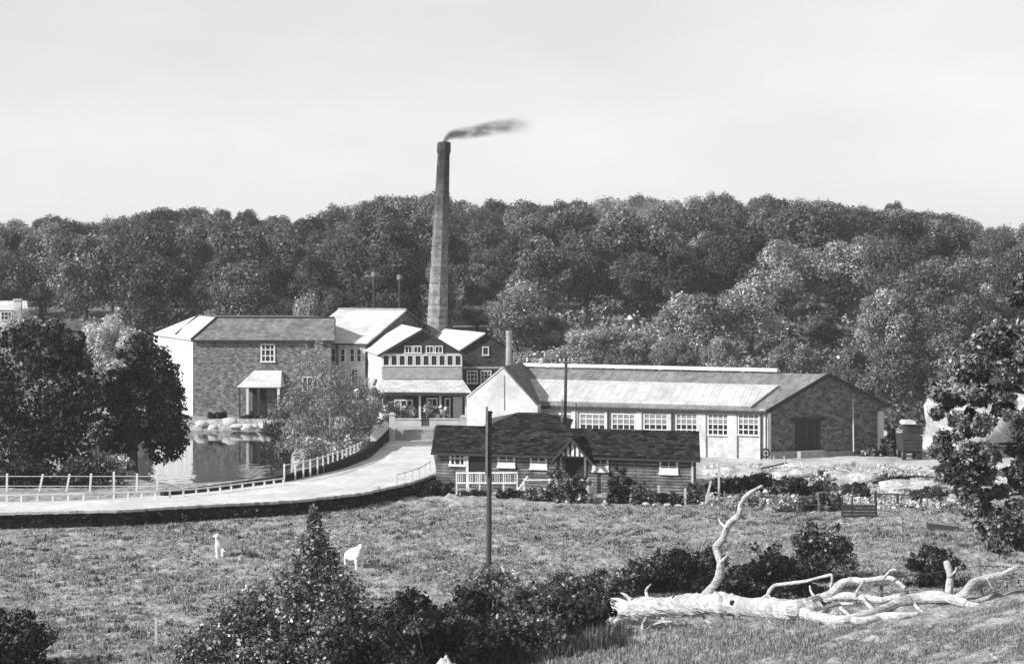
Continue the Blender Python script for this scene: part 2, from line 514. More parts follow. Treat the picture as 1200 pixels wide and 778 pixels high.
def np_mesh(name, V, faces_n, nper, tint=None):
    """V (k*nper,3): k faces of nper consecutive vertices"""
    me = bpy.data.meshes.new(name)
    nv = len(V); k = nv // nper
    me.vertices.add(nv); me.vertices.foreach_set('co', V.astype(np.float32).ravel())
    me.loops.add(nv); me.loops.foreach_set('vertex_index', np.arange(nv, dtype=np.int32))
    me.polygons.add(k)
    me.polygons.foreach_set('loop_start', np.arange(0, nv, nper, dtype=np.int32))
    me.polygons.foreach_set('loop_total', np.full(k, nper, dtype=np.int32))
    me.update(calc_edges=True)
    a_ = me.attributes.new('tint', 'FLOAT', 'POINT')
    a_.data.foreach_set('value', np.repeat(np.ones(k) if tint is None else tint, nper).astype(np.float32))
    return me

def leaves(name, clumps, count, size, outward=0.7, up=0.25, shell=0.5, slim=0.6, zmin=None, off=Vector((0, 0, 0)), spray=0.16, gain=2.6):
    cl = np.array(clumps, float)
    wgt = (cl[:, 3] * cl[:, 4] + cl[:, 4] * cl[:, 5] + cl[:, 3] * cl[:, 5]); wgt /= wgt.sum()
    idx = RNG.choice(len(cl), count, p=wgt)
    d = RNG.normal(size=(count, 3)); d /= np.linalg.norm(d, axis=1)[:, None]
    r = shell + (1 - shell) * RNG.random(count) ** 0.7
    r *= 1 + 0.10 * RNG.normal(size=count)
    p = cl[idx, :3] + d * r[:, None] * cl[idx, 3:6]
    nn = d * outward + RNG.normal(size=(count, 3)) * 0.55 + np.array([0, 0, up])
    nn /= np.linalg.norm(nn, axis=1)[:, None]
    s_var = RNG.random(count) ** 2
    a = np.cross(nn, RNG.normal(size=(count, 3))); a /= np.linalg.norm(a, axis=1)[:, None]
    b = np.cross(nn, a)
    s = (size * (0.5 + 1.3 * s_var))[:, None]
    ct_ = np.exp(RNG.normal(size=len(cl)) * .28)[idx]
    cell = np.floor(p / (size * 3.6)).astype(np.int64)
    hsh = ((cell[:, 0] * 73856093) ^ (cell[:, 1] * 19349663) ^ (cell[:, 2] * 83492791)) % 1009 / 1009.0
    tint = ct_ * np.where(hsh < spray, gain, .55 + .7 * hsh)
    if zmin is not None:
        keep = p[:, 2] > zmin
        p, a, b, s, tint = p[keep], a[keep], b[keep], s[keep], tint[keep]
    k = len(p)
    V = np.empty((k, 4, 3))
    V[:, 0] = p - a * s; V[:, 1] = p + b * s * slim; V[:, 2] = p + a * s; V[:, 3] = p - b * s * slim
    V = V.reshape(-1, 3) - np.array(off)
    return np_mesh(name, V, k, 4, tint)

def copy_tree(o, parent=None):
    c = o.copy(); C.objects.link(c)
    if parent: c.parent = parent
    for ch in o.children: copy_tree(ch, c)
    return c

# ------------------------------------------------------------------ ground, road, water
xs = np.concatenate([[-1400, -900, -500, -320, -220, -160, -125, -105, -92, -84, -76, -68], np.arange(-62, -36, 1.0), np.arange(-36, 36, 0.33), np.arange(36, 62, 1.0), [64, 70, 78, 88, 100, 120, 160, 220, 320, 500, 900, 1400]])
ys = np.concatenate([np.arange(-60, 56, 4.0), np.arange(56, 180, 0.42), np.arange(180, 240, 1.0), np.arange(240, 480, 3.0), [500, 540, 600, 700, 850, 1100, 1400]])
GX, GY = np.meshgrid(xs, ys)
GZ = T(GX, GY)
flat = (GY < 150) & (GY > 56)
rough_ = sum(np.sin(GX * a + GY * b + c) * k for a, b, c, k in [(1.9, .7, 0, .018), (-.8, 1.7, 2, .02), (3.1, -2.3, 1, .014), (.33, .41, 4, .03), (4.4, 3.7, 3, .012)])
rough_ += RNG.normal(size=GX.shape) * 0.035 + np.maximum(RNG.normal(size=GX.shape) - 1.7, 0) * .16
yb_ = np.interp(GX, nx, ny)
onfield = np.where((GX < -3) & (GY > yb_ - 0.5), 0, 1)
GZ = GZ + np.where(flat, rough_, 0) * onfield
ny_, nx_ = GX.shape
me = bpy.data.meshes.new('ground')
V = np.stack([GX, GY, GZ], -1).reshape(-1, 3)
ii = np.arange(ny_ * nx_).reshape(ny_, nx_)
Q = np.stack([ii[:-1, :-1], ii[:-1, 1:], ii[1:, 1:], ii[1:, :-1]], -1).reshape(-1, 4)
me.vertices.add(len(V)); me.vertices.foreach_set('co', V.astype(np.float32).ravel())
me.loops.add(Q.size); me.loops.foreach_set('vertex_index', Q.astype(np.int32).ravel())
me.polygons.add(len(Q)); me.polygons.foreach_set('loop_start', np.arange(0, Q.size, 4, dtype=np.int32)); me.polygons.foreach_set('loop_total', np.full(len(Q), 4, np.int32))
me.update(calc_edges=True)
me.polygons.foreach_set('use_smooth', np.ones(len(Q), bool))
U = 600 + F * GX / np.maximum(GY, 60)
pale = sstep(139, 146, GY) * sstep(216, 210, GY) * sstep(806, 830, U) * sstep(1260, 1200, U)
pale = np.maximum(pale, sstep(166, 176, GY) * sstep(215, 205, GY) * sstep(430, 450, U) * sstep(830, 810, U))
pale *= np.clip(0.75 + 0.5 * np.sin(GX * .9 + 2) * np.sin(GY * .5), 0.2, 1)
scrub = sstep(205, 240, GY)
for nm, arr in (('pale', pale), ('scrub', scrub)):
    a_ = me.attributes.new(nm, 'FLOAT', 'POINT'); a_.data.foreach_set('value', arr.astype(np.float32).ravel())
me.materials.append(M['ground'])
go = bpy.data.objects.new('ground', me); C.objects.link(go); tag(go, kind='structure')

# the road: a slab with its own thickness
mb = MB()
def resample(pts, n_):
    pts = [Vector((p.x, p.y, 0)) for p in pts]
    d = [0]
    for a, b in zip(pts, pts[1:]): d.append(d[-1] + (b - a).length)
    xs_ = np.interp(np.linspace(0, d[-1], n_), d, [p.x for p in pts]); ys_ = np.interp(np.linspace(0, d[-1], n_), d, [p.y for p in pts])
    return [Vector((x, y, 0)) for x, y in zip(xs_, ys_)]
def smooth_path(pts, sub=6):
    out = []
    P_ = [pts[0]] + list(pts) + [pts[-1]]
    for i in range(1, len(P_) - 2):
        p0, p1, p2, p3 = P_[i - 1], P_[i], P_[i + 1], P_[i + 2]
        for k in range(sub):
            t_ = k / sub
            out.append(0.5 * ((2 * p1) + (-p0 + p2) * t_ + (2 * p0 - 5 * p1 + 4 * p2 - p3) * t_ * t_ + (-p0 + 3 * p1 - 3 * p2 + p3) * t_ ** 3))
    out.append(Vector(pts[-1]))
    return out
nearl = resample(NEAR + [P(509, 538), P(506, 514.5)], 60)
farl = resample(FAR, 60)
for k in range(59):
    a, b, c, d = nearl[k], nearl[k + 1], farl[k + 1], farl[k]
    z1 = Vector((0, 0, 0.02)); z0 = Vector((0, 0, -0.05))
    mb.poly([a + z1, b + z1, c + z1, d + z1])
    mb.poly([a + z0, b + z0, b + z1, a + z1])
ro = solo('road', mb, M['road'], None, None, loc=(0, 0, 0), kind='structure')
del ro['kind']; ro['kind'] = 'structure'

mb = MB(); xs0 = [p.x for p in POND]; ys0 = [p.y for p in POND]
mb.poly([(min(xs0) - 1, min(ys0) - 1, -1.0), (max(xs0) + 1, min(ys0) - 1, -1.0), (max(xs0) + 1, max(ys0) + 1, -1.0), (min(xs0) - 1, max(ys0) + 1, -1.0)])
solo('pond_water', mb, M['water'], None, None, loc=(0, 0, 0), kind='structure')

# ------------------------------------------------------------------ walls with windows
UP = Vector((0, 0, 1))
class Wall:
    """vertical wall line from plan point a to b, facing the viewer"""
    def __init__(s, a, b):
        s.a = Vector((a.x, a.y, 0)); s.b = Vector((b.x, b.y, 0)); s.t = (s.b - s.a).normalized(); s.len = (s.b - s.a).length
        n_ = Vector((s.t.y, -s.t.x, 0))
        if n_.dot(-s.a) < 0: n_ = -n_
        s.n = n_
    def at(s, px, py):
        k = (px - 600) / F
        # a + t*u with X = k*Y
        u = (k * s.a.y - s.a.x) / (s.t.x - k * s.t.y)
        Y = s.a.y + s.t.y * u
        return u, H - (py - HY) * Y / F
    def pt(s, u, z, out=0.0):
        p = s.a + s.t * u + s.n * out; return Vector((p.x, p.y, z))

def window(par, wl, x0, y0, x1, y1, cols=2, rows=2, bar=.05, fw=.08, frame=None, pane=None, split=None, name='window'):
    u0, z1 = wl.at(x0, y0); u1, z0 = wl.at(x1, y1)
    if u1 < u0: u0, u1 = u1, u0
    frame = frame or M['white_paint']; pane = pane or M['glass']
    mb = MB()
    def bx(ua, ub, za, zb, o0, o1):
        c = wl.pt((ua + ub) / 2, (za + zb) / 2, (o0 + o1) / 2)
        mb.obox(c, wl.t, wl.n, (ub - ua) / 2, (o1 - o0) / 2, (zb - za) / 2)
    o = .09
    bx(u0, u0 + fw, z0, z1, -.05, o); bx(u1 - fw, u1, z0, z1, -.05, o)
    bx(u0 + fw, u1 - fw, z1 - fw, z1, -.05, o); bx(u0 - .04, u1 + .04, z0 - .06, z0 + fw * .6, -.05, o + .06)
    for k in range(1, cols):
        u = u0 + (u1 - u0) * k / cols
        bx(u - bar / 2, u + bar / 2, z0 + fw * .6, z1 - fw, .0, o - .02)
    for k in range(1, rows):
        z = z0 + (z1 - z0) * k / rows
        bx(u0 + fw, u1 - fw, z - bar / 2, z + bar / 2, .0, o - .025)
    f = part(name, mb, frame, par)
    zs = [(z0, z1, pane)] if split is None else [(z0, z0 + (z1 - z0) * split[0], pane), (z0 + (z1 - z0) * split[0], z1, split[1])]
    for za, zb, pm in zs:
        mb = MB()
        c = wl.pt((u0 + u1) / 2, (za + zb) / 2, .02)
        mb.obox(c, wl.t, wl.n, (u1 - u0) / 2 - fw * .6, .012, (zb - za) / 2 - .004)
        part('pane', mb, pm, f)
    return f

def board(par, name, wl, x0, y0, x1, y1, m, out=.08, inn=-.03, parent_sub=None):
    u0, z1 = wl.at(x0, y0); u1, z0 = wl.at(x1, y1)
    mb = MB(); mb.obox(wl.pt((u0 + u1) / 2, (z0 + z1) / 2, (out + inn) / 2), wl.t, wl.n, abs(u1 - u0) / 2, (out - inn) / 2, abs(z1 - z0) / 2)
    return part(name, mb, m, parent_sub or par)

def v2(p, z): return Vector((p.x, p.y, z))

# ------------------------------------------------------------------ the tall chimney and its smoke
base = Vector((-7.7, 219, 0.0)); topc = Vector((-6.70, 219, H + 143 * 219 / F))
ch = thing('factory_chimney', 'tall tapering octagonal brick factory chimney with a sooty top, smoking', 'chimney', base)
def octa(mb, c0, r0, c1, r1, rot=R(11)):
    i = len(mb.v)
    for c, r in ((c0, r0), (c1, r1)):
        for k in range(8):
            a = rot + k * math.pi / 4
            mb.v.append(Vector((c.x + r * math.cos(a), c.y + r * math.sin(a), c.z)))
    for k in range(8):
        q = (k + 1) % 8
        mb.f.append((i + k, i + q, i + 8 + q, i + 8 + k))
    mb.f.append(tuple(i + 7 - k for k in range(8))); mb.f.append(tuple(i + 8 + k for k in range(8)))
def along(t_): return base.lerp(topc, t_)
mb = MB(); octa(mb, along(0.10), 1.16, along(.955), .60); part('shaft', mb, M['chimney'], ch)
mb = MB(); octa(mb, along(0) - Vector((0, 0, 1)), 1.45, along(.10), 1.42); part('plinth', mb, M['chimney'], ch)
mb = MB(); octa(mb, along(.955), .64, along(.97), .70); octa(mb, along(.97) + Vector((0, 0, .002)), .70, along(1), .66); part('cap', mb, M['chimney'], ch)
mb = MB(); octa(mb, along(1) + Vector((0, 0, .002)), .45, along(1) + Vector((0, 0, .05)), .45); part('flue_rim', mb, M['interior'], ch)

def smoke_mat(name, dens, col, x0, x1):
    m, n, p = nmat(name); n.nodes.remove(p)
    v = n.nodes.new('ShaderNodeVolumePrincipled'); v.inputs['Color'].default_value = (col, col, col, 1)
    v.inputs['Anisotropy'].default_value = 0.2
    t = n.nodes.new('ShaderNodeTexCoord'); no = n.nodes.new('ShaderNodeTexNoise'); no.inputs['Scale'].default_value = .9; no.inputs['Detail'].default_value = 5
    mm = n.nodes.new('ShaderNodeMapping'); mm.inputs['Scale'].default_value = (.6, 1, 1.5)
    n.links.new(t.outputs['Object'], mm.inputs['Vector']); n.links.new(mm.outputs['Vector'], no.inputs['Vector'])
    sp = n.nodes.new('ShaderNodeSeparateXYZ'); n.links.new(t.outputs['Object'], sp.inputs[0])
    fr = n.nodes.new('ShaderNodeMapRange'); fr.inputs['From Min'].default_value = x0; fr.inputs['From Max'].default_value = x1
    fr.inputs['To Min'].default_value = dens; fr.inputs['To Max'].default_value = 0
    fr.interpolation_type = 'SMOOTHSTEP'
    n.links.new(sp.outputs['X'], fr.inputs['Value'])
    r = n.nodes.new('ShaderNodeMapRange'); r.inputs['From Min'].default_value = .28; r.inputs['From Max'].default_value = .66
    n.links.new(no.outputs['Fac'], r.inputs['Value'])
    mu = n.nodes.new('ShaderNodeMath'); mu.operation = 'MULTIPLY'
    n.links.new(fr.outputs['Result'], mu.inputs[0]); n.links.new(r.outputs['Result'], mu.inputs[1])
    fc = n.nodes.new('ShaderNodeFloatCurve'); cu = fc.mapping.curves[0]
    ax = [(0, 0), (.03, .21), (.08, .38), (.18, .46), (.34, .58), (.5, .72), (.66, .85), (.8, .91), (1, .95)]
    cu.points[0].location = ax[0]; cu.points[1].location = ax[-1]
    for q_ in ax[1:-1]: cu.points.new(*q_)
    fc.mapping.update()
    xd = n.nodes.new('ShaderNodeMath'); xd.operation = 'DIVIDE'; xd.inputs[1].default_value = 9.0; n.links.new(sp.outputs['X'], xd.inputs[0]); n.links.new(xd.outputs[0], fc.inputs['Value'])
    zc_ = n.nodes.new('ShaderNodeMath'); zc_.operation = 'MULTIPLY_ADD'; zc_.inputs[1].default_value = -1.8; n.links.new(fc.outputs[0], zc_.inputs[0]); n.links.new(sp.outputs['Z'], zc_.inputs[2])
    cb = n.nodes.new('ShaderNodeCombineXYZ'); n.links.new(zc_.outputs[0], cb.inputs[0]); n.links.new(sp.outputs['Y'], cb.inputs[1])
    ln = n.nodes.new('ShaderNodeVectorMath'); ln.operation = 'LENGTH'; n.links.new(cb.outputs[0], ln.inputs[0])
    rad = n.nodes.new('ShaderNodeMapRange'); rad.inputs['From Max'].default_value = 8; rad.inputs['To Min'].default_value = .62; rad.inputs['To Max'].default_value = 1.15; n.links.new(sp.outputs['X'], rad.inputs['Value'])
    dv = n.nodes.new('ShaderNodeMath'); dv.operation = 'DIVIDE'; n.links.new(ln.outputs['Value'], dv.inputs[0]); n.links.new(rad.outputs['Result'], dv.inputs[1])
    fo = n.nodes.new('ShaderNodeMapRange'); fo.interpolation_type = 'SMOOTHSTEP'; fo.inputs['From Min'].default_value = 1.0; fo.inputs['From Max'].default_value = .1; n.links.new(dv.outputs[0], fo.inputs['Value'])
    m2 = n.nodes.new('ShaderNodeMath'); m2.operation = 'MULTIPLY'; n.links.new(mu.outputs['Value'], m2.inputs[0]); n.links.new(fo.outputs['Result'], m2.inputs[1])
    n.links.new(m2.outputs['Value'], v.inputs['Density'])
    n.links.new(v.outputs['Volume'], n.nodes['Material Output'].inputs['Volume'])
    return m
mb = MB()
pp = [(520.5, 166.5, 3), (523, 162, 5), (529, 158, 7), (540, 156.5, 8), (556, 154, 9), (572, 151, 9.5), (588, 148.5, 9), (608, 146.5, 10), (630, 145, 8)]
px2m = 219 / F
mb.tube(smooth_path([D(x, y, 219) for x, y, r in pp], 3), list(np.interp(np.arange(25) / 3, range(9), [r * px2m * 1.6 + .3 for x, y, r in pp])), 14)
so = solo('smoke', mb, smoke_mat('smoke', 4.6, .10, .8, 9.2), 'dark smoke trailing to the right from the chimney top', 'smoke', loc=D(520.5, 166.5, 219))
so['kind'] = 'stuff'

# ------------------------------------------------------------------ generic gabled block
def gable_roof(par, fl, fr, rf, rb, bl, br, ze, zr, m, ov=.25, th=.12, names=('roof', 'roof')):
    """front-gabled or side-gabled: fl,fr,... plan points; ridge rf->rb; slopes fl-bl and fr-br"""
    pass

# ------------------------------------------------------------------ mill house (left)
FL, FR = D(226, 399, 206), D(388, 400, 205); BL = D(180, 392, 222); BR = FR + (BL - FL)
zE = 7.0
hs = thing('mill_house', 'two-storey brick mill house with slate hipped roof and whitewashed left end wall', 'house', v2((FL + BR) / 2, -0.2))
mb = MB()
mb.poly([v2(FL, -1.2), v2(FR, -1.2), v2(FR, zE), v2(FL, zE)])
mb.poly([v2(FR, -1.2), v2(BR, -1.2), v2(BR, zE), v2(FR, zE)])
mb.poly([v2(BR, -1.2), v2(BL, -1.2), v2(BL, zE), v2(BR, zE)])
part('wall', mb, M['house_brick'], hs)
mb = MB(); mb.poly([v2(BL, -1.2), v2(FL, -1.2), v2(FL, zE), v2(BL, zE)]); part('end_wall', mb, M['white_wall'], hs, 'whitewashed left end wall')
ctr = (FL + FR + BL + BR) / 4
def outw(p, k): return ctr + (p - ctr) * k
e = [v2(outw(p, 1.035), zE + .02) for p in (FL, FR, BR, BL)]
tp = [D(254, 372, 208.5), D(392, 374, 207.5), None, D(231, 370.5, 218.5)]
tp[2] = tp[1] + (tp[3] - tp[0]); 
zt = 9.0
tp = [v2(p, zt) for p in tp]
mb = MB()
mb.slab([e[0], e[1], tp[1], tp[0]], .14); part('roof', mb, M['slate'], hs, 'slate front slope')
mb = MB(); mb.slab([e[3], e[0], tp[0], tp[3]], .14); rl = part('roof', mb, M['pale_slate'], hs, 'left slope, sunlight painted in as paler slate')  # paler slate than the front slope puts the sunlight into colour
mb = MB(); mb.slab([e[1], e[2], tp[2], tp[1]], .14); mb.slab([e[2], e[3], tp[3], tp[2]], .14); mb.slab([tp[0], tp[1], tp[2], tp[3]], .1)
part('roof', mb, M['slate'], hs)
mb = MB(); q0 = e[3].lerp(e[0], .58); q1 = tp[3].lerp(tp[0], .10)
mb.beam(q0.lerp(q1, .12) + UP * .06, q0.lerp(q1, .98) + UP * .06, .32, .10); part('roof_valley', mb, M['dark_metal'], rl)
mb = MB(); mb.beam(e[0] + Vector((0, -.08, -.1)), e[1] + Vector((0, -.08, -.1)), .16, .16); part('gutter', mb, M['dark_metal'], hs)
mb = MB(); mb.beam(tp[0] + UP * .06, tp[1] + UP * .06, .22, .12); mb.beam(e[0] + UP * .06, tp[0] + UP * .06, .2, .12); part('ridge_cap', mb, M['dark_metal'], hs)
wf = Wall(FL, FR)
window(hs, wf, 305.5, 402.5, 322.5, 424, 3, 3, .09, .14)
window(hs, wf, 354, 441, 373, 464, 3, 2, .09, .12)
# porch
pr = MB(); u, z = wf.at(285, 452)
a0, a1 = wf.at(283, 453)[0], wf.at(334, 453)[0]; zp = wf.at(283, 452)[1]; zpt = wf.at(283, 434)[1]
b0, b1 = wf.at(298, 434)[0], wf.at(330, 434)[0]
pts = [wf.pt(a0, zp, 2.2), wf.pt(a1, zp, 2.2), wf.pt(a1, zp, .0), wf.pt(a0, zp, .0)]
r0, r1 = wf.pt(b0, zpt, .02), wf.pt(b1, zpt, .02)
pr.slab([pts[0], pts[1], r1, r0], .08); pr.slab([pts[3], pts[0], r0], .08); pr.slab([pts[1], pts[2], r1], .08)
po = part('porch_roof', pr, M['white_roof'], hs)
for xx in (286, 295, 308, 331):
    mb = MB(); uu = wf.at(xx, 470)[0]
    p_ = wf.pt(uu, 0, 2.0); mb.beam((p_.x, p_.y, -1.1), (p_.x, p_.y, zp - .1), .22 if xx != 286 else .12)
    part('porch_post', mb, M['white_paint'] if xx in (295, 331) else M['dark_wood'], hs)
board(hs, 'door', wf, 296, 455, 312, 486, M['interior'], out=.06)

# ------------------------------------------------------------------ white-roofed block right of the mill house
E0, E1 = D(384, 402, 207), D(428, 402, 206.5); zE = 6.7
R0, R1 = D(330, 362, 219), D(473, 364, 216); zr = H - 54 * 216 / F
B1 = R1 * 2 - E1; El = D(352, 402, 209); Bl = El + (B1 - E1)
R0 = v2(El + (R1 - E1), zr)
lb = thing('mill_block', 'white-roofed mill block with tall narrow windows between brick house and gabled works', 'mill building', v2((E1 + Bl) / 2, 0))
mb = MB()
mb.poly([v2(El, -.3), v2(E1, -.3), v2(E1, zE), v2(El, zE)])
mb.poly([v2(Bl, -.3), v2(El, -.3), v2(El, zE), v2(R0, zr - .05), v2(Bl, zE)])
mb.poly([v2(B1, -.3), v2(Bl, -.3), v2(Bl, zE), v2(B1, zE)])
part('wall', mb, M['pale_render'], lb)
mb = MB(); mb.poly([v2(E1, -.3), v2(B1, -.3), v2(B1, zE), v2(R1, zr - .05), v2(E1, zE)]); part('gable_wall', mb, M['brick'], lb)
dx = (E1 - El).normalized() * .3; dn = (R1 - E1).normalized() * .3; dn.z = 0
rf_ = [v2(El - dx - dn, zE - .02), v2(E1 + dx - dn, zE - .02), v2(R1 + dx, zr + .08), v2(R0 - dx, zr + .08)]
mb = MB(); mb.slab(rf_, .14); part('roof', mb, M['white_roof'], lb)
mb = MB(); mb.slab([v2(Bl - dx + dn, zE - .02), v2(B1 + dx + dn, zE - .02), v2(R1 + dx, zr + .08), v2(R0 - dx, zr + .08)], .14); part('roof', mb, M['slate'], lb)
mb = MB(); mb.beam(v2(R0 - dx, zr + .14), v2(R1 + dx, zr + .14), .3, .16); part('ridge_cap', mb, M['concrete'], lb)
mb = MB(); mb.beam(rf_[0] - UP * .12, rf_[1] - UP * .12, .14); part('gutter', mb, M['dark_metal'], lb)
wl = Wall(El, E1)
for xx in (391, 402, 413, 421):
    window(lb, wl, xx - 3, 408, xx + 3, 424, 1, 2, .06, .08)
for xx in (397, 416):
    window(lb, wl, xx - 4, 432, xx + 4, 448, 2, 2, .06, .08)
mb = MB(); u = wl.at(396, 410)[0]; mb.beam(wl.pt(u, 0, .12), wl.pt(u, zE - .2, .12), .13); part('downpipe', mb, M['dark_metal'], lb)

# ------------------------------------------------------------------ gabled works front with window band
GL, GR = D(447, 414, 196), D(542, 415, 196); zE = H - 104 * 196 / F
ap = D(495, 386, 196); za = ap.z
bv = Vector((-2.5, 14, 0))
gw = thing('gabled_works', 'gable-fronted works building with a long band of windows above a canopy', 'factory', v2((GL + GR) / 2 + bv / 2, 0))
mb = MB()
mb.poly([v2(GL, -.2), v2(GR, -.2), v2(GR, zE), v2(GL, zE)])
mb.poly([v2(GR, -.2), v2(GR + bv, -.2), v2(GR + bv, zE), v2(GR, zE)])
part('wall', mb, M['pale_render'], gw)
mb = MB(); mb.poly([v2(GL, zE), v2(GR, zE), v2(ap, za)]); part('gable_wall', mb, M['dark_wood'], gw)
mb = MB(); mb.poly([v2(GR + bv, zE), v2(GL + bv, zE), v2(ap + bv, za)]); part('gable_wall', mb, M['dark_wood'], gw)
mb = MB(); mb.poly([v2(GL + bv, -.2), v2(GL, -.2), v2(GL, zE), v2(GL + bv, zE)]); part('side_wall', mb, M['white_wall'], gw, 'whitewashed left side wall')
f_ = Vector((0, -.3, 0)); sl = (ap - GL); sl = Vector((sl.x, 0, za - zE)).normalized() * .35
sr = Vector((GR.x - ap.x, 0, zE - za)).normalized() * .35
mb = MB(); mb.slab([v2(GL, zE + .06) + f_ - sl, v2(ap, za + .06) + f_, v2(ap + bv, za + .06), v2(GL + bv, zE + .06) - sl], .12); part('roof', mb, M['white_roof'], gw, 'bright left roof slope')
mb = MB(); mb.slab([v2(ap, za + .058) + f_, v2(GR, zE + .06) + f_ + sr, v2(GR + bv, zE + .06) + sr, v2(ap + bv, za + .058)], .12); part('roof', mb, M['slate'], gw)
for a, b in ((v2(GL, zE) - sl, v2(ap, za)), (v2(ap, za), v2(GR, zE) + sr)):
    mb = MB(); mb.beam(a + f_ * 1.1 - UP * .05, b + f_ * 1.1 - UP * .05, .05, .2); part('barge_board', mb, M['dark_wood'], gw)
mb = MB(); mb.beam(v2(ap, za) + f_, v2(ap, za + 1.2) + f_, .09); part('finial', mb, M['dark_wood'], gw)
wl = Wall(GL, GR)
for k in range(10):
    x0 = 448 + k * 9.35
    window(gw, wl, x0 + .4, 415.5, x0 + 8.9, 428.5, 1, 1, .06, .10)
for k, x0 in enumerate((474, 484.5, 499, 509.5)):
    window(gw, wl, x0, 405, x0 + 9.5, 413.6, 2, 1, .06, .09)
board(gw, 'spandrel_panel', wl, 448, 430, 541, 443.5, M['concrete'], out=.1)
# canopy and the painted shade of the open front below it
cu0, cu1 = wl.at(448, 445)[0], wl.at(541, 445)[0]; zc1 = H - 135 * 196 / F
c0, c1 = wl.pt(cu0 - .1, zc1, .01), wl.pt(cu1 + .1, zc1, .01)
d0, d1 = D(441, 459, 191.5), D(553, 460, 191.5)
mb = MB(); mb.slab([c0, c1, d1, d0], .12); ca = part('canopy', mb, M['pale_slate'], gw)
mb = MB(); mb.beam(d0 - UP * .16, d1 - UP * .16, .1, .26); part('fascia', mb, M['dark_wood'], ca)
for xx in (455, 492, 516, 546):
    mb = MB(); p_ = D(xx, 470, 192.2); mb.beam((p_.x, p_.y, -.1), (p_.x, p_.y, 2.85), .18); part('canopy_post', mb, M['dark_wood'] if xx == 455 else M['white_paint'], gw)
board(gw, 'shaded_front', wl, 449, 461, 541, 500, M['interior'], out=.05)  # dark board paints the shade and openings under the canopy
window(gw, wl, 500, 466, 513, 488, 2, 2, .07, .12); window(gw, wl, 521, 466, 528, 488, 1, 2, .07, .12)
board(gw, 'door', wl, 531, 465, 541, 489, M['white_paint'], out=.12)
window(gw, wl, 462, 468, 484, 486, 3, 2, .07, .12)

# forecourt: raised kerb, white parapets, gate and pier
f0, f1 = P(461, 516), P(508, 516)
mb = MB(); mb.hexa([v2(f0, -.1), v2(f1, -.1), v2(f1, -.1) + Vector((0, 14, 0)), v2(f0, -.1) + Vector((0, 14, 0))], [v2(f0, .85), v2(f1, .85), v2(f1, .80) + Vector((0, 14, 0)), v2(f0, .80) + Vector((0, 14, 0))])
solo('forecourt_terrace', mb, M['concrete'], None, None, kind='structure')
def parapet(x0, x1, y0, y1, Y, label):
    a, b = D(x0, y1, Y), D(x1, y1, Y); zt_ = H - (y0 - HY) * Y / F
    t_ = thing('parapet_wall', label, 'wall', (a + b) / 2)
    mb = MB(); mb.hexa([a, b, b + Vector((0, .3, 0)), a + Vector((0, .3, 0))], [v2(a, zt_), v2(b, zt_), v2(b, zt_) + Vector((0, .3, 0)), v2(a, zt_) + Vector((0, .3, 0))]); part('wall', mb, M['white_wall'], t_)
    mb = MB(); mb.hexa([v2(a, zt_ + .002) + Vector((-.06, -.06, 0)), v2(b, zt_ + .002) + Vector((.06, -.06, 0)), v2(b, zt_ + .002) + Vector((.06, .36, 0)), v2(a, zt_ + .002) + Vector((-.06, .36, 0))],
                       [v2(a, zt_ + .08) + Vector((-.06, -.06, 0)), v2(b, zt_ + .08) + Vector((.06, -.06, 0)), v2(b, zt_ + .08) + Vector((.06, .36, 0)), v2(a, zt_ + .08) + Vector((-.06, .36, 0))]); part('coping', mb, M['stone_pale'], t_)
parapet(462, 493, 491.5, 503, 181, 'low white parapet wall left of the dark gate in front of the canopy')
parapet(504, 552, 491.5, 504, 181, 'low white parapet wall right of the dark gate, behind the timber office roof')
mb = MB(); a = D(494, 503, 181.1); b = D(503, 503, 181.1)
g_ = thing('gate', 'dark narrow gate between the two low white parapets', 'gate', (a + b) / 2)
for k in range(5):
    q = a.lerp(b, (k + .5) / 5); mb = MB(); mb.beam(q, q + UP * .95, .11, .05); part('slat', mb, M['dark_wood'], g_)
for zz in (.2, .75):
    mb = MB(); mb.beam(a + UP * zz + Vector((0, .05, 0)), b + UP * zz + Vector((0, .05, 0)), .05, .1); part('rail', mb, M['dark_wood'], g_)
def pier(px, y0, y1, Y, w_, label):
    a = D(px, y1, Y); zt_ = H - (y0 - HY) * Y / F; t_ = thing('gate_pier', label, 'gate pier', a)
    mb = MB(); mb.box((a.x, a.y, (a.z - .2 + zt_ - .15) / 2), w_, w_, (zt_ - .15 - a.z + .2) / 2); part('shaft', mb, M['white_wall'], t_)
    mb = MB(); mb.box((a.x, a.y, zt_ - .09), w_ + .06, w_ + .06, .055); mb.box((a.x, a.y, zt_ + .012), w_ * .7, w_ * .7, .045); part('cap', mb, M['stone_pale'], t_)
pier(459.5, 484, 518, 176, .22, 'white gate pier where the road enters the works')
pier(543, 487, 505, 180.3, .2, 'white pier at the end of the parapet beside the white gable')
a, b = D(436, 516, 176.5), D(455, 517, 176.5)
mb = MB(); mb.hexa([v2(a, -.2), v2(b, -.2), v2(b, -.2) + Vector((.1, .3, 0)), v2(a, -.2) + Vector((.1, .3, 0))], [v2(a, 1.25), v2(b, 1.2), v2(b, 1.2) + Vector((.1, .3, 0)), v2(a, 1.25) + Vector((.1, .3, 0))])
solo('boundary_wall', mb, M['pale_render'], 'short pale rendered wall left of the gate pier at the end of the road', 'wall')

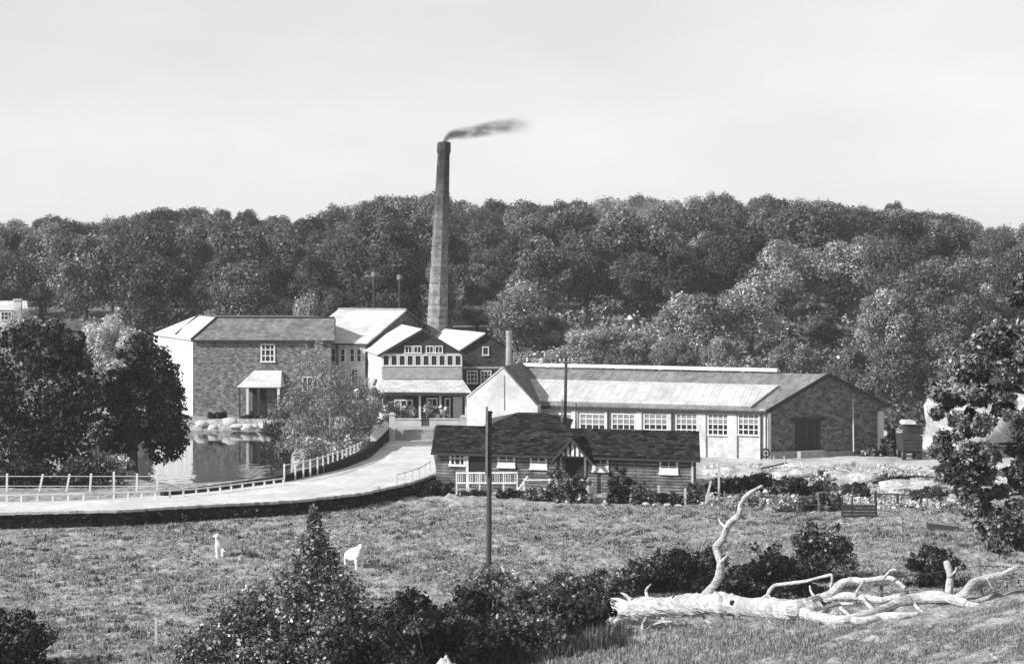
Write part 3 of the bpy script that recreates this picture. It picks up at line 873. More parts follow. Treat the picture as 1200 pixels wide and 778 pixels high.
# ------------------------------------------------------------------ dark gabled building behind, white left slope
GL2, GR2 = D(537, 410, 206), D(601, 412, 206); ap2 = D(569, 390.5, 206); zE, za = H - 101 * 206 / F, ap2.z
bv = Vector((-4.4, 13, 0))
bh = thing('boiler_house', 'dark gabled boiler house with a white left roof slope beside the chimney', 'factory', v2((GL2 + GR2) / 2 + bv / 2, 0))
mb = MB(); G = [v2(GL2, -.2), v2(GR2, -.2), v2(GR2, zE), v2(ap2, za), v2(GL2, zE)]
mb.poly(G); mb.poly([q + bv for q in G][::-1]); mb.poly([G[1], G[1] + bv, G[2] + bv, G[2]]); mb.poly([G[0] + bv, G[0], G[4], G[4] + bv])
part('wall', mb, M['dark_brick'], bh)
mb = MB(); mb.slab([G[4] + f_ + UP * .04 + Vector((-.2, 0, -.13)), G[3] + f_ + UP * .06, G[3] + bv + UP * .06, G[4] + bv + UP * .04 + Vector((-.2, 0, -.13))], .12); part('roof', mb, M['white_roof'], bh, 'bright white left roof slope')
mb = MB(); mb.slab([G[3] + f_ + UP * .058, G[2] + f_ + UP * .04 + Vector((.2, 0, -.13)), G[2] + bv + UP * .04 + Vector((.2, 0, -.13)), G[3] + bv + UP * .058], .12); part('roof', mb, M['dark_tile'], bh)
wl = Wall(GL2, GR2)
window(bh, wl, 565, 406, 573, 416, 1, 1, .05, .1)
window(bh, wl, 547, 434, 560, 449, 3, 3, .06, .1); window(bh, wl, 563, 434, 576, 449, 3, 3, .06, .1)
board(bh, 'band', wl, 543, 429.5, 590, 432, M['concrete'], out=.1)
# stone vent stack
q = D(596.5, 440, 200); vs = thing('vent_stack', 'slim pale vent stack behind the white gable', 'chimney', (q.x, q.y, 0))
mb = MB(); mb.tube([(q.x, q.y, -.1), (q.x - .02, q.y, 5), (q.x, q.y, H - 78 * 200 / F)], [.36, .3, .24], 10); part('shaft', mb, M['concrete'], vs)
zz = H - 78 * 200 / F; mb = MB(); mb.tube([(q.x, q.y, zz - .25), (q.x, q.y, zz + .05)], [.3, .3], 10); part('cap', mb, M['concrete'], vs)
for px_, y_, lab in ((438.5, 320, 'left of the two thin metal flue pipes behind the white roof'), (468.5, 323, 'right of the two thin metal flue pipes behind the white roof')):
    q = D(px_, y_, 228); fp = thing('flue_pipe', lab, 'flue', (q.x, q.y, 0), 'thin flue pipes behind the white roof')
    mb = MB(); mb.tube([(q.x, q.y, -.5), (q.x, q.y, q.z)], [.17, .17], 8); part('pipe', mb, M['dark_metal'], fp)
    mb = MB(); mb.tube([(q.x, q.y, q.z - .5), (q.x, q.y, q.z - .35), (q.x, q.y, q.z + .1)], [.18, .32, .28], 8); part('cowl', mb, M['grey_wood'], fp)
    mb = MB(); mb.tube([(q.x, q.y, q.z - 2.4), (q.x, q.y, q.z - 2.2)], [.19, .19], 8); part('collar', mb, M['dark_metal'], fp)

# ------------------------------------------------------------------ white gable in the middle
WL_, WR = D(547, 464, 167), D(630, 474, 165.5); aw = D(589.5, 430, 166.2); zl, zr_ = H - 154 * 167 / F, H - 164 * 165.5 / F
zE = (zl + zr_) / 2; bv = Vector((1.6, 8, 0))
wg = thing('white_gable_building', 'low building with a broad whitewashed gable facing the road', 'factory', v2((WL_ + WR) / 2 + bv / 2, 0))
mb = MB(); G = [v2(WL_, -.2), v2(WR, -.2), v2(WR, zr_), v2(aw, aw.z), v2(WL_, zl)]
mb.poly(G); part('gable_wall', mb, M['white_wall'], wg)
mb = MB(); mb.poly([q + bv for q in G][::-1]); mb.poly([G[1], G[1] + bv, G[2] + bv, G[2]]); mb.poly([G[0] + bv, G[0], G[4], G[4] + bv]); part('wall', mb, M['white_brick'], wg)
ff = Vector((0, -.06, 0))
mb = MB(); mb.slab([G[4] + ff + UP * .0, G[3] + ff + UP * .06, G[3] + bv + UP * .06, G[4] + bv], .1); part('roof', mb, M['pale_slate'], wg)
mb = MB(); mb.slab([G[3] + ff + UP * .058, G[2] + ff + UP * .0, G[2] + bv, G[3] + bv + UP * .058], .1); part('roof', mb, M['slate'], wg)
wl = Wall(WL_, WR); mb = MB(); u, z0_ = wl.at(591, 480); _, z1_ = wl.at(591, 440)
mb.beam(wl.pt(u, z0_, .04), wl.pt(u, z1_, .04), .05); part('wall_pipe', mb, M['concrete'], wg)

# ------------------------------------------------------------------ long white shed with dark brick gable
C0, LL, RT = D(898, 480, 160.4), D(628, 473, 167.4), D(1034, 476, 165); zE = H - 170 * 160.4 / F
RM = (C0 + RT) / 2; RM = D(967, 440, RM.y); zr = 5.9
LM = D(612, 432, 173.4); BLp = LM * 2 - LL
sh = thing('long_shed', 'long white workshop with six big windows and a dark brick gable end on the right', 'factory', v2((C0 + BLp) / 2, 0))
mb = MB(); mb.poly([v2(LL, -.3), v2(C0, -.3), v2(C0, zE), v2(LL, zE)]); part('front_wall', mb, M['white_brick'], sh)
mb = MB(); mb.poly([v2(C0, -1.2), v2(RT, -1.2), v2(RT, zE), v2(RM, zr), v2(C0, zE)]); part('gable_wall', mb, M['brick'], sh)
mb = MB(); mb.poly([v2(BLp, -.3), v2(LL, -.3), v2(LL, zE), v2(LM, zr), v2(BLp, zE)]); mb.poly([v2(RT, -1.2), v2(BLp, -1.2), v2(BLp, zE), v2(RT, zE)]); part('rear_wall', mb, M['brick'], sh)
ov = (v2(C0, 0) - v2(RM, 0)).normalized() * .3; ox = (C0 - LL); ox = v2(ox, 0).normalized() * .25
dz = (zr - zE) / (v2(C0, 0) - v2(RM, 0)).length * .3
fr_ = [v2(LL, zE + .05 - dz) + ov - ox, v2(C0, zE + .05 - dz) + ov + ox, v2(RM, zr + .07) + ox, v2(LM, zr + .07) - ox]
mb = MB(); mb.slab(fr_, .12); part('roof', mb, M['sheet_roof'], sh, 'front roof slope')
mb = MB(); mb.slab([v2(BLp, zE + .05 - dz) - ov - ox, v2(RT, zE + .05 - dz) - ov + ox, v2(RM, zr + .068) + ox, v2(LM, zr + .068) - ox], .12); part('roof', mb, M['slate'], sh, 'rear roof slope')
def onroof(s, t_, lift=.03):   # s along 0..1 from left, t up slope
    p_ = fr_[0].lerp(fr_[1], s).lerp(fr_[3].lerp(fr_[2], s), t_); return p_ + UP * lift
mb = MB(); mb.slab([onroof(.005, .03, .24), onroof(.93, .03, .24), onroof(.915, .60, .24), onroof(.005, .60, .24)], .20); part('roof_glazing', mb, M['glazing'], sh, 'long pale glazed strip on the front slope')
mb = MB(); k0, k1 = fr_[3] + UP * .22, fr_[3].lerp(fr_[2], .845) + UP * .22
mb.beam(k0, k1, .5, .24); part('ridge_vent', mb, M['white_paint'], sh)
mb = MB(); mb.beam(fr_[0] - UP * .16 + ov * .2, fr_[1] - UP * .16 + ov * .2, .16, .16); part('gutter', mb, M['dark_metal'], sh)
mb = MB(); mb.beam(fr_[1] - UP * .04 + ox * .15, fr_[2] - UP * .04 + ox * .15, .08, .26); mb.beam(fr_[2] - UP * .04 + ox * .15, v2(RT, zE - .05) - ov + ox * 1.15, .08, .26); part('barge_board', mb, M['dark_wood'], sh)
wl = Wall(LL, C0)
for x0, x1 in ((641, 671), (679.5, 710), (717, 745), (754.5, 783), (792, 818), (829.5, 854), (865, 890)):
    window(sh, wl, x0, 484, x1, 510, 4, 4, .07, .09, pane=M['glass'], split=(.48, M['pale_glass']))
for x0 in (674, 712.5, 749, 786.5, 822.5, 859, 894):
    wd = 3.4 if x0 not in (822.5, 859) else 5
    board(sh, 'pilaster', wl, x0 - wd, 479.5, x0 + wd, 540, M['white_wall'], out=.14)
for x0 in (713.5, 788.5, 892.8):
    mb = MB(); u = wl.at(x0, 500)[0]; mb.beam(wl.pt(u, -.2, .22), wl.pt(u, zE - .2, .22), .11); part('downpipe', mb, M['dark_metal'], sh)
wg_ = Wall(C0, RT)
board(sh, 'pilaster', wg_, 898.5, 484, 902.5, 545, M['white_wall'], out=.12)
board(sh, 'pilaster', wg_, 1028, 482, 1034.5, 548, M['white_wall'], out=.14)
dr = board(sh, 'door', wg_, 932, 492, 961, 528, M['dark_wood'], out=.06)
for k in range(6):
    x0 = 932.5 + k * 4.75; board(sh, 'plank', wg_, x0, 493, x0 + 4.2, 527.5, M['dark_wood'], out=.10, inn=.061, parent_sub=dr)
board(sh, 'door_track', wg_, 927, 489.8, 966, 492, M['dark_metal'], out=.2)
board(sh, 'plinth', wg_, 902.6, 529.5, 931.8, 547, M['concrete'], out=.10); board(sh, 'plinth', wg_, 961.2, 529.5, 1027.8, 548, M['concrete'], out=.10)
board(sh, 'ramp', wg_, 932, 528.3, 961, 545, M['concrete'], out=.7)
mb = MB(); p0, p1 = wg_.at(992, 528), wg_.at(998.5, 468); mb.tube([wg_.pt(p0[0], p0[1], .9), wg_.pt(p1[0], p1[1], .1)], [.05, .04], 6)
solo('leaning_pole', mb, M['stone_pale'], 'thin pale pole leaning against the brick gable end', 'pole')
# wheel / drum by the corner
q = D(897, 536, 159); wh = thing('cable_drum', 'small dark wheel leaning at the corner of the white shed', 'wheel', q)
mb = MB(); ring = [Vector((q.x + .30 * math.cos(a), q.y, q.z + .32 + .30 * math.sin(a))) for a in np.linspace(0, 2 * math.pi, 15)]
mb.tube(ring, [.07] * 15, 6, cap=False); part('rim', mb, M['dark_metal'], wh)
for k in range(3):
    a = k * math.pi / 3; dv = Vector((math.cos(a), 0, math.sin(a))) * .28; cc = q + UP * .32
    mb = MB(); mb.beam(cc - dv, cc + dv, .05); part('spoke', mb, M['dark_metal'], wh)

# ------------------------------------------------------------------ timber office (bungalow)
A, B = D(511, 525, 143), D(815, 533.5, 137.6); zE = 2.15; zr = 3.35; zb = -1.6
t_ = v2(B - A, 0).normalized(); nb_ = Vector((0.062, 1, 0))
dp = 6.2
bg_ = thing('timber_office', 'long dark-roofed timber office with white sash windows and a half-timbered porch', 'bungalow', v2((A + B) / 2 + nb_ * 3.1, zb))
mb = MB(); a_, b_, c_, d_ = v2(A, 0), v2(B, 0), v2(B, 0) + nb_ * dp, v2(A, 0) + nb_ * dp
mb.poly([v2(a_, zb), v2(b_, zb), v2(b_, zE), v2(a_, zE)])
mb.poly([v2(b_, zb), v2(c_, zb), v2(c_, zE), v2(b_.lerp(c_, .5), zr - .08), v2(b_, zE)])
mb.poly([v2(c_, zb), v2(d_, zb), v2(d_, zE), v2(c_, zE)])
mb.poly([v2(d_, zb), v2(a_, zb), v2(a_, zE), v2(a_.lerp(d_, .5), zr - .08), v2(d_, zE)])
part('wall', mb, M['boards'], bg_)
o_ = nb_ * .45; e_ = t_ * .3; dz = (zr - zE) / (dp / 2) * .45
ra, rb = v2(a_.lerp(d_, .5), zr) - e_, v2(b_.lerp(c_, .5), zr) + e_
mb = MB(); mb.slab([v2(a_, zE + .06 - dz) - o_ - e_, v2(b_, zE + .06 - dz) - o_ + e_, rb, ra], .13); part('roof', mb, M['dark_tile'], bg_, 'front roof slope')
mb = MB(); mb.slab([v2(d_, zE + .06 - dz) + o_ - e_, v2(c_, zE + .06 - dz) + o_ + e_, rb - UP * .002, ra - UP * .002], .13); part('roof', mb, M['dark_tile'], bg_, 'rear roof slope')
mb = MB(); mb.beam(ra + UP * .03, rb + UP * .03, .22, .12); part('ridge_cap', mb, M['dark_tile'], bg_)
mb = MB(); mb.beam(v2(a_, zE - .12 - dz) - o_ * 1.1 - e_, v2(b_, zE - .12 - dz) - o_ * 1.1 + e_, .12, .14); part('gutter', mb, M['dark_metal'], bg_)
wl = Wall(A, B)
for x0, y0, x1, y1, cc in ((527, 528.5, 546, 545.5, 3), (583.5, 530, 604, 547.5, 2), (621.5, 531.5, 641.5, 549.5, 2), (694.5, 535, 713.5, 552.5, 2), (773, 537.5, 795, 555.5, 2)):
    wn = window(bg_, wl, x0, y0, x1, y1, cc, 2, .07, .13)
    if cc == 2:
        u0, z1 = wl.at(x0 + 2.5, y0 + 10.5); u1, z0 = wl.at(x1 - 2.5, y1 - 1.5)
        mb = MB(); mb.obox(wl.pt((u0 + u1) / 2, (z0 + z1) / 2, .06), wl.t, wl.n, (u1 - u0) / 2, .02, (z1 - z0) / 2); part('blind', mb, M['white_paint'], wn)
dd = board(bg_, 'door', wl, 550, 528, 570, 553, M['interior'], out=.06)
for x0 in (556.5, 563):
    board(bg_, 'pane', wl, x0, 528.8, x0 + 4.6, 533.5, M['pale_glass'], out=.09, inn=.061, parent_sub=dd)
board(bg_, 'door_post', wl, 546.8, 527, 549.6, 580, M['white_paint'], out=.12)
mb = MB(); u = wl.at(812, 540)[0]; mb.beam(wl.pt(u, -1.3, .14), wl.pt(u, zE - .1, .14), .12); part('downpipe', mb, M['white_paint'], bg_)
mb = MB(); u = wl.at(814.5, 540)[0]; mb.beam(wl.pt(u + .05, -1.3, .2), wl.pt(u + .05, zE - .1, .2), .12); part('corner_post', mb, M['dark_wood'], bg_)
# porch gablet
px0, px1, pz = 658, 697, None
u0, z0 = wl.at(660, 534); u1, _ = wl.at(690, 534); ua, z1 = wl.at(675, 512.5)
pt_ = part('porch_gable', (lambda m_: (m_.poly([wl.pt(u0, z0, .7), wl.pt(u1, z0, .7), wl.pt(ua, z1 - .12, .7)]), m_)[1])(MB()), M['dark_wood'], bg_)
for k in range(5):
    f__ = (k + .75) / 5.5; uu = u0 + (u1 - u0) * f__; hh_ = (1 - abs(f__ - .5) * 2) * (z1 - z0) * .8
    if hh_ > .15:
        mb = MB(); mb.obox(wl.pt(uu, z0 + hh_ / 2 + .06, .715), wl.t, wl.n, .085, .012, hh_ / 2); part('gable_panel', mb, M['white_paint'], pt_)
for (ua_, za_, ub_, zb_) in ((u0 - .55, z0 - .38, ua, z1), (ua, z1, u1 + .55, z0 - .38)):
    mb = MB(); mb.slab([wl.pt(ua_, za_, .95), wl.pt(ub_, zb_, .95), wl.pt(ub_, zb_, -1.9), wl.pt(ua_, za_, -.6)], .1); part('porch_roof', mb, M['dark_tile'], bg_)
    mb = MB(); mb.beam(wl.pt(ua_, za_ - .05, .98), wl.pt(ub_, zb_ - .05, .98), .05, .15); part('barge_board', mb, M['dark_wood'], bg_)
for uu in (u0 + .05, u1 - .05):
    mb = MB(); mb.beam(wl.pt(uu, -1.4, .66), wl.pt(uu, z0, .66), .13); part('porch_post', mb, M['grey_wood'], bg_)
board(bg_, 'doorway', wl, 663, 536, 688, 566, M['interior'], out=.05)

# dark hipped outbuilding behind it
q = [D(566, 501, 150.5), D(668, 501, 149.5), D(672, 500, 158), D(574, 500, 159)]
hz = 2.98
rr = [D(607, 484, 154), D(637, 483, 153.6)]
ob = thing('hip_roofed_store', 'dark hip-roofed store between the white gable and the timber office', 'outbuilding', v2((q[0] + q[2]) / 2, 0))
mb = MB(); mb.prism([v2(outw_, 0) for outw_ in [p_.lerp((q[0] + q[2]) / 2, .06) for p_ in q]], -.2, hz - .1); part('wall', mb, M['white_brick'], ob)
e4 = [v2(p_, hz) for p_ in q]; rz_ = H - 173 * 154 / F
r0, r1 = v2(rr[0], rz_), v2(rr[1], rz_)
mb = MB(); mb.slab([e4[0], e4[1], r1, r0], .1); part('roof', mb, M['dark_tile'], ob, 'front slope')
mb = MB(); mb.slab([e4[3], e4[0], r0], .1); part('roof', mb, M['grey_tile'], ob, 'paler left hip')
mb = MB(); mb.slab([e4[1], e4[2], r1], .1); mb.slab([e4[2], e4[3], r0, r1], .1); part('roof', mb, M['dark_tile'], ob)

# white railing before the office
def rail_fence(name, label, pts, h0, post_h, rails, pm, pw=.09, rw=.07, group=None, lean=None, cat='fence', post_every=None):
    t__ = thing(name, label, cat, pts[0], group)
    for i, p_ in enumerate(pts):
        mb = MB(); top = p_ + UP * post_h
        if lean: top = top + lean[i % len(lean)]
        mb.beam(p_ - UP * .25, top, pw); part('post', mb, pm, t__)
    for rz__ in rails:
        for a, b in zip(pts, pts[1:]):
            mb = MB(); off = Vector((0, -.05, 0)); mb.beam(a + UP * rz__ + off, b + UP * rz__ + off, rw * .6, rw); part('rail', mb, pm, t__)
    return t__
W2 = Wall(A - nb_ * 1.6, B - nb_ * 1.6)
pts = [];
for xx in (535, 549, 562, 575, 590, 606): 
    u, z = W2.at(xx, 579); pts.append(W2.pt(u, z))
rf2 = rail_fence('veranda_railing', 'white post and rail veranda railing at the left half of the timber office', pts, 0, 1.42, (.72, 1.36), M['white_paint'], .10, .09)
for i in range(len(pts) - 1):
    for k in range(1, 6):
        q = pts[i].lerp(pts[i + 1], k / 6)
        mb = MB(); mb.beam(q + UP * .74, q + UP * 1.32, .05); part('baluster', mb, M['white_paint'] if (i + k) % 4 else M['grey_wood'], rf2)
pts = []
for xx in (614, 643.5, 668, 689): u, z = W2.at(xx, 583); pts.append(W2.pt(u, z))
rail_fence('garden_fence', 'low white garden fence before the porch of the timber office', pts, 0, 1.2, (.55, 1.12), M['white_paint'], .10, .07)
u, z = W2.at(612, 579); u2, z2 = W2.at(618, 560)
mb = MB(); mb.beam(W2.pt(u - .35, z - .1, .2), W2.pt(u2, z2, -.4), .16, .3); solo('step_rail', mb, M['white_paint'], 'sloping white stair string beside the veranda railing', 'stair rail')

# ------------------------------------------------------------------ road walls and fences
rw_pts = resample(NEAR, 44)
for i, p_ in enumerate(rw_pts): p_.y -= 0.06
rwt = thing('retaining_wall', 'dark overgrown stone retaining wall carrying the curving white road', 'wall', v2(rw_pts[22], -1.5))
mb = MB()
for a, b in zip(rw_pts, rw_pts[1:]):
    d_ = (b - a).normalized(); n_ = Vector((d_.y, -d_.x, 0)) * .14
    mb.hexa([v2(a + n_, -1.7), v2(b + n_, -1.7), v2(b - n_ * .2, -1.7), v2(a - n_ * .2, -1.7)], [v2(a, .0), v2(b, .0), v2(b - n_ * 2.4, .0), v2(a - n_ * 2.4, .0)])
part('wall', mb, M['stone_dark'], rwt)
# separate coping stones along the visible length
cs = [p_ for p_ in resample(NEAR, 150)]
for a, b in zip(cs, cs[1:]):
    u = 600 + F * a.x / a.y
    if u < -25: continue
    d_ = (b - a).normalized(); n_ = Vector((d_.y, -d_.x, 0))
    mb = MB(); jj = random.uniform(-.015, .02)
    c = (a + b) / 2 + n_ * .12; mb.obox((c.x, c.y, .075 + jj), d_, n_, (b - a).length / 2 - .012, .15, .075)
    part('coping_stone', mb, M['stone_pale'] if random.random() < .85 else M['concrete'], rwt)

fw_pts = resample(FAR[3:], 40)
ipw = thing('parapet', 'curving dark stone parapet between the road and the pond', 'wall', v2(fw_pts[20], 0))
hts = [.28 + .75 * (i / 39) ** 1.2 for i in range(40)]
mb = MB()
for i in range(39):
    a, b = fw_pts[i], fw_pts[i + 1]; d_ = (b - a).normalized(); n_ = Vector((d_.y, -d_.x, 0)) * .18
    mb.hexa([v2(a + n_, -.3), v2(b + n_, -.3), v2(b - n_, -.9), v2(a - n_, -.9)], [v2(a + n_, hts[i]), v2(b + n_, hts[i + 1]), v2(b - n_, hts[i + 1]), v2(a - n_, hts[i])])
part('wall', mb, M['stone_dark'], ipw)
mb = MB()
for i in range(29, 39):
    a, b = fw_pts[i], fw_pts[i + 1]; d_ = (b - a).normalized(); n_ = Vector((d_.y, -d_.x, 0)) * .3
    mb.hexa([v2(a + n_ * .5, hts[i] + .003), v2(b + n_ * .5, hts[i + 1] + .003), v2(b - n_, hts[i + 1] + .003), v2(a - n_, hts[i] + .003)], [v2(a + n_ * .5, hts[i] + .16), v2(b + n_ * .5, hts[i + 1] + .16), v2(b - n_, hts[i + 1] + .5), v2(a - n_, hts[i] + .5)])
part('coping', mb, M['stone_pale'], ipw, 'broad white coping at the works end of the parapet')
# white pickets on the pond side
pkx = [(337, 562), (350, 559.5), (359.5, 557.5), (367.5, 556), (376, 553.5), (382.5, 551.5), (388.5, 549.5), (394, 547.5), (399.5, 546), (405, 544), (410, 542), (414.5, 540), (419, 538), (423, 536), (426.5, 534)]
pts = []
for x_, y_ in pkx:
    q = P(x_, y_, .2); pts.append(q + Vector((-.25, .3, 0)))
t__ = rail_fence('picket_fence', 'white picket railing on the curve of the parapet beside the pale willow', pts, 0, 1.0, (.9,), M['white_paint'], .11, .06)
# fences at left
xs1 = [-38, -15, 8, 45, 77, 105, 133.5, 160, 184]
pts = []
for x_ in xs1:
    Yp = 137.5; q = D(x_, 578, Yp); pts.append(v2(q, max(tz(q.x, q.y), -.6)))
rail_fence('pond_fence', 'old white post fence with leaning posts below the dark trees', pts, 0, 1.12, (.35, .95), M['white_paint'], .12, .035, lean=[Vector((0, 0, 0)), Vector((.05, 0, 0)), Vector((.02, 0, 0)), Vector((.28, 0, -.04)), Vector((.24, 0, -.03)), Vector((.1, 0, 0)), Vector((0, 0, .12)), Vector((.04, 0, 0)), Vector((.02, 0, 0))])
pts = []
for x_ in (-45, -28, -10, 8, 25, 44, 62, 80, 98, 116, 133.5, 150, 166, 182, 199, 215, 230, 244, 258, 271, 284, 297, 310, 321, 332):
    y_ = float(np.interp(x_, [p_[0] for p_ in far_px], [p_[1] for p_ in far_px])); q = P(x_, y_ + .5 + 3.5 * min(1, max(0, (x_ - 120) / 110)), 0); pts.append(q)
rail_fence('road_rail', 'low white rail on short posts along the far edge of the road', pts, 0, .48, (.43,), M['white_paint'], .12, .09)
pts = [P(x_, y_, 0) + Vector((-.15, .25, 0)) for x_, y_ in ((468, 569), (477, 566.5), (486, 563.5), (494, 560.5), (501, 557), (506.5, 553))]
rail_fence('road_side_posts', 'faint pale posts at the road bend beside the timber office', pts, 0, .75, (.68,), M['stone_pale'], .08, .05)

# ------------------------------------------------------------------ telegraph poles
def pole(px, ytop, base, r, label, arm=None):
    Y = base.y; top = D(px, ytop, Y)
    t__ = thing('telegraph_pole', label, 'pole', base)
    mb = MB(); mb.tube([base - UP * .4, (base + top) / 2, top], [r, r * .88, r * .72], 10); part('shaft', mb, M['pole_wood'], t__)
    return t__, top
b_ = hit(572, 690); b_ = D(572, 690, 93); b_ = v2(b_, tz(b_.x, b_.y))
t1, top = pole(574, 484, b_, .125, 'dark wooden telegraph pole in the field in front of the timber office')
mb = MB(); mb.beam(top + Vector((-.14, -.13, -2.6)), top + Vector((-.12, -.13, .28)), .10); part('side_timber', mb, M['grey_wood'], t1)
mb = MB(); mb.tube([top, top + UP * .06, top + UP * .1], [.13, .13, .02], 10); part('cap', mb, M['dark_metal'], t1)
q = D(661, 530, 152); q = v2(q, 0)
t2, top = pole(663.5, 418, q, .13, 'taller thin telegraph pole standing behind the timber office roof')
mb = MB(); mb.beam(top + Vector((-.5, -.12, -.35)), top + Vector((.5, -.12, -.35)), .09); ar = part('crossarm', mb, M['grey_wood'], t2)
for k in (-.42, .42, -.15, .15):
    mb = MB(); mb.tube([top + Vector((k, -.12, -.29)), top + Vector((k, -.12, -.2)), top + Vector((k, -.12, -.13))], [.03, .055, .02], 8); part('insulator', mb, M['white_paint'], ar)
mb = MB(); mb.beam(q + Vector((-.28, -.2, 0)), D(659, 468, 151.8), .12); part('stay_post', mb, M['grey_wood'], t2)
q = v2(D(675, 520, 158), 0); t3, top = pole(675, 472, q, .07, 'short thin post before the white shed wall')

# ------------------------------------------------------------------ fallen tree
Yl, Yr = hit(725, 728).y, hit(1120, 714).y
def yb2(px): return float(np.interp(px, [705, 1130, 1195], [Yl, Yr, Yr + .4]))
ft = thing('fallen_tree', 'great bleached dead tree lying on the bank with one tall crooked branch', 'fallen tree', v2(D(880, 722, yb2(880)), tz(D(880, 722, yb2(880)).x, yb2(880))))
def limb(pts, name='branch', dy0=0, dy1=0, par=None, jit=.16, n_=11, sub=6):
    k = len(pts); pv = []
    for i, (x, y, w_) in enumerate(pts):
        Yq = yb2(x) + dy0 + (dy1 - dy0) * i / (k - 1)
        Yq = min(Yq, hit(x, y + w_ / 2 - 1, 60, Yq + 3).y - .12 if y > 690 else Yq)
        pv.append(D(x, y, Yq))
    sp = smooth_path(pv, sub); rr_ = np.interp(np.arange(len(sp)) / sub, range(k), [p_[2] / 2 * 86 / F for p_ in pts])
    ph = random.random() * 6
    rr_ = [r * (.97 if name == 'trunk' else .86) * (1 + .09 * math.sin(i * .55 + ph) + random.uniform(-.05, .05)) for i, r in enumerate(rr_)]
    mb = MB(); mb.tube(sp, rr_, n_, jit=jit); return part(name, mb, M['dead_wood'], par or ft)
tr_ = limb([(716, 719, 14), (724, 715, 21), (745, 712, 24), (780, 710, 26), (815, 708, 26), (840, 707, 28), (873, 711, 25), (915, 714, 24), (942, 714, 22), (960, 713, 16)], 'trunk', 0, 0, jit=.2, n_=18, sub=8)
for pts in ([(724, 718, 12), (712, 724, 8), (703, 729, 2)], [(722, 710, 9), (712, 709, 6), (706, 711, 2)], [(722, 722, 9), (709, 728, 5), (700, 731, 1.5)], [(735, 707, 9), (724, 702, 5), (716, 701, 1)]):
    limb(pts, 'torn_root', 0, -.1, jit=.4, n_=7)
for pts in ([(720, 716, 8), (711, 717, 5), (702, 720, 1.5)], [(728, 722, 8), (717, 731, 4), (711, 737, 1.5)], [(718, 705, 6), (712, 700, 4), (707, 699, 1)], [(740, 703, 7), (733, 697, 4), (727, 694, 1)], [(716, 712, 6), (705, 715, 3), (698, 713, 1)]):
    limb(pts, 'torn_root', -.1, -.15, jit=.4, n_=7)
limb([(826, 700, 15), (834, 689, 12), (843, 675, 12), (844, 659, 11), (840, 642, 11), (847, 631, 10), (852, 618, 9), (857, 610, 8.5), (866, 603, 8), (868, 591, 7), (877, 579, 6), (893, 569, 4)], 'branch', 0, .5)
limb([(938, 712, 18), (958, 703, 14), (976, 694, 12), (985, 684, 10), (996, 680, 9), (1013, 680, 7), (1035, 677, 6.5), (1046, 678, 6), (1054, 683, 5), (1061, 689, 4)], 'branch', .1, .9)
limb([(895, 708, 6), (905, 688, 5), (920, 684, 5), (943, 681, 4.5), (962, 676, 4), (975, 673, 3.5)], 'branch', .3, 1.2); limb([(975, 673, 3.5), (975, 680, 3.5), (973, 691, 3)], 'branch', 1.2, 1.0)
limb([(940, 718, 16), (962, 724, 14), (985, 727, 11), (1008, 722, 11), (1030, 716, 11), (1050, 708, 13), (1069, 702, 15), (1088, 699, 14), (1108, 700, 13), (1124, 704, 11), (1136, 708, 8), (1148, 709, 4)], 'branch', -.2, -.1)
limb([(965, 706, 7), (978, 700, 8), (995, 698, 10), (1013, 700, 10), (1030, 703, 8), (1043, 701, 8), (1056, 698, 5)], 'branch', .3, .5)
limb([(1111, 700, 9), (1113, 685, 9), (1113, 672, 8.5), (1109, 658, 7)], 'branch', 0, .1)
limb([(1120, 703, 11), (1131, 694, 11), (1143, 682, 10), (1157, 677, 9), (1172, 674, 7.5), (1184, 668, 6), (1195, 663, 4)], 'branch', 0, .3)
limb([(985, 724, 8), (1012, 727, 9), (1034, 722, 9), (1055, 721, 8), (1075, 719, 6)], 'branch', -.5, -.4)
limb([(1000, 730, 4), (1020, 722, 5), (1040, 712, 6), (1056, 706, 6)], 'branch', -.3, -.1); limb([(985, 712, 5), (992, 718, 5), (1000, 726, 4)], 'branch', .1, -.3)
limb([(753, 743, 4), (753, 734, 4.5), (755, 727, 4), (760, 720, 3.5)], 'branch', -.6, -.2); limb([(752, 744, 4), (762, 734, 4), (774, 729, 3.5), (788, 728, 2)], 'branch', -.6, -.5)
limb([(691, 746, 3), (705, 744, 5), (722, 738, 5), (738, 736, 5), (745, 740, 5), (752, 746, 4)], 'branch', -.9, -.7); limb([(894, 720, 4), (899, 726, 3), (905, 732, 2)], 'branch', -.3, -.5)
limb([(668, 740, 3.0), (668, 728, 3), (672, 716, 2.5), (676, 707, 2)], 'branch', -.3, -.3) if False else None
q = hit(667, 738); mb = MB(); mb.tube([q - UP * .1, q + Vector((.05, 0, .5)), q + Vector((.28, 0, 1.05))], [.05, .045, .03], 6); solo('dead_branch', mb, M['dead_wood'], 'pale dead stick standing in the bushes left of the fallen tree', 'stick')

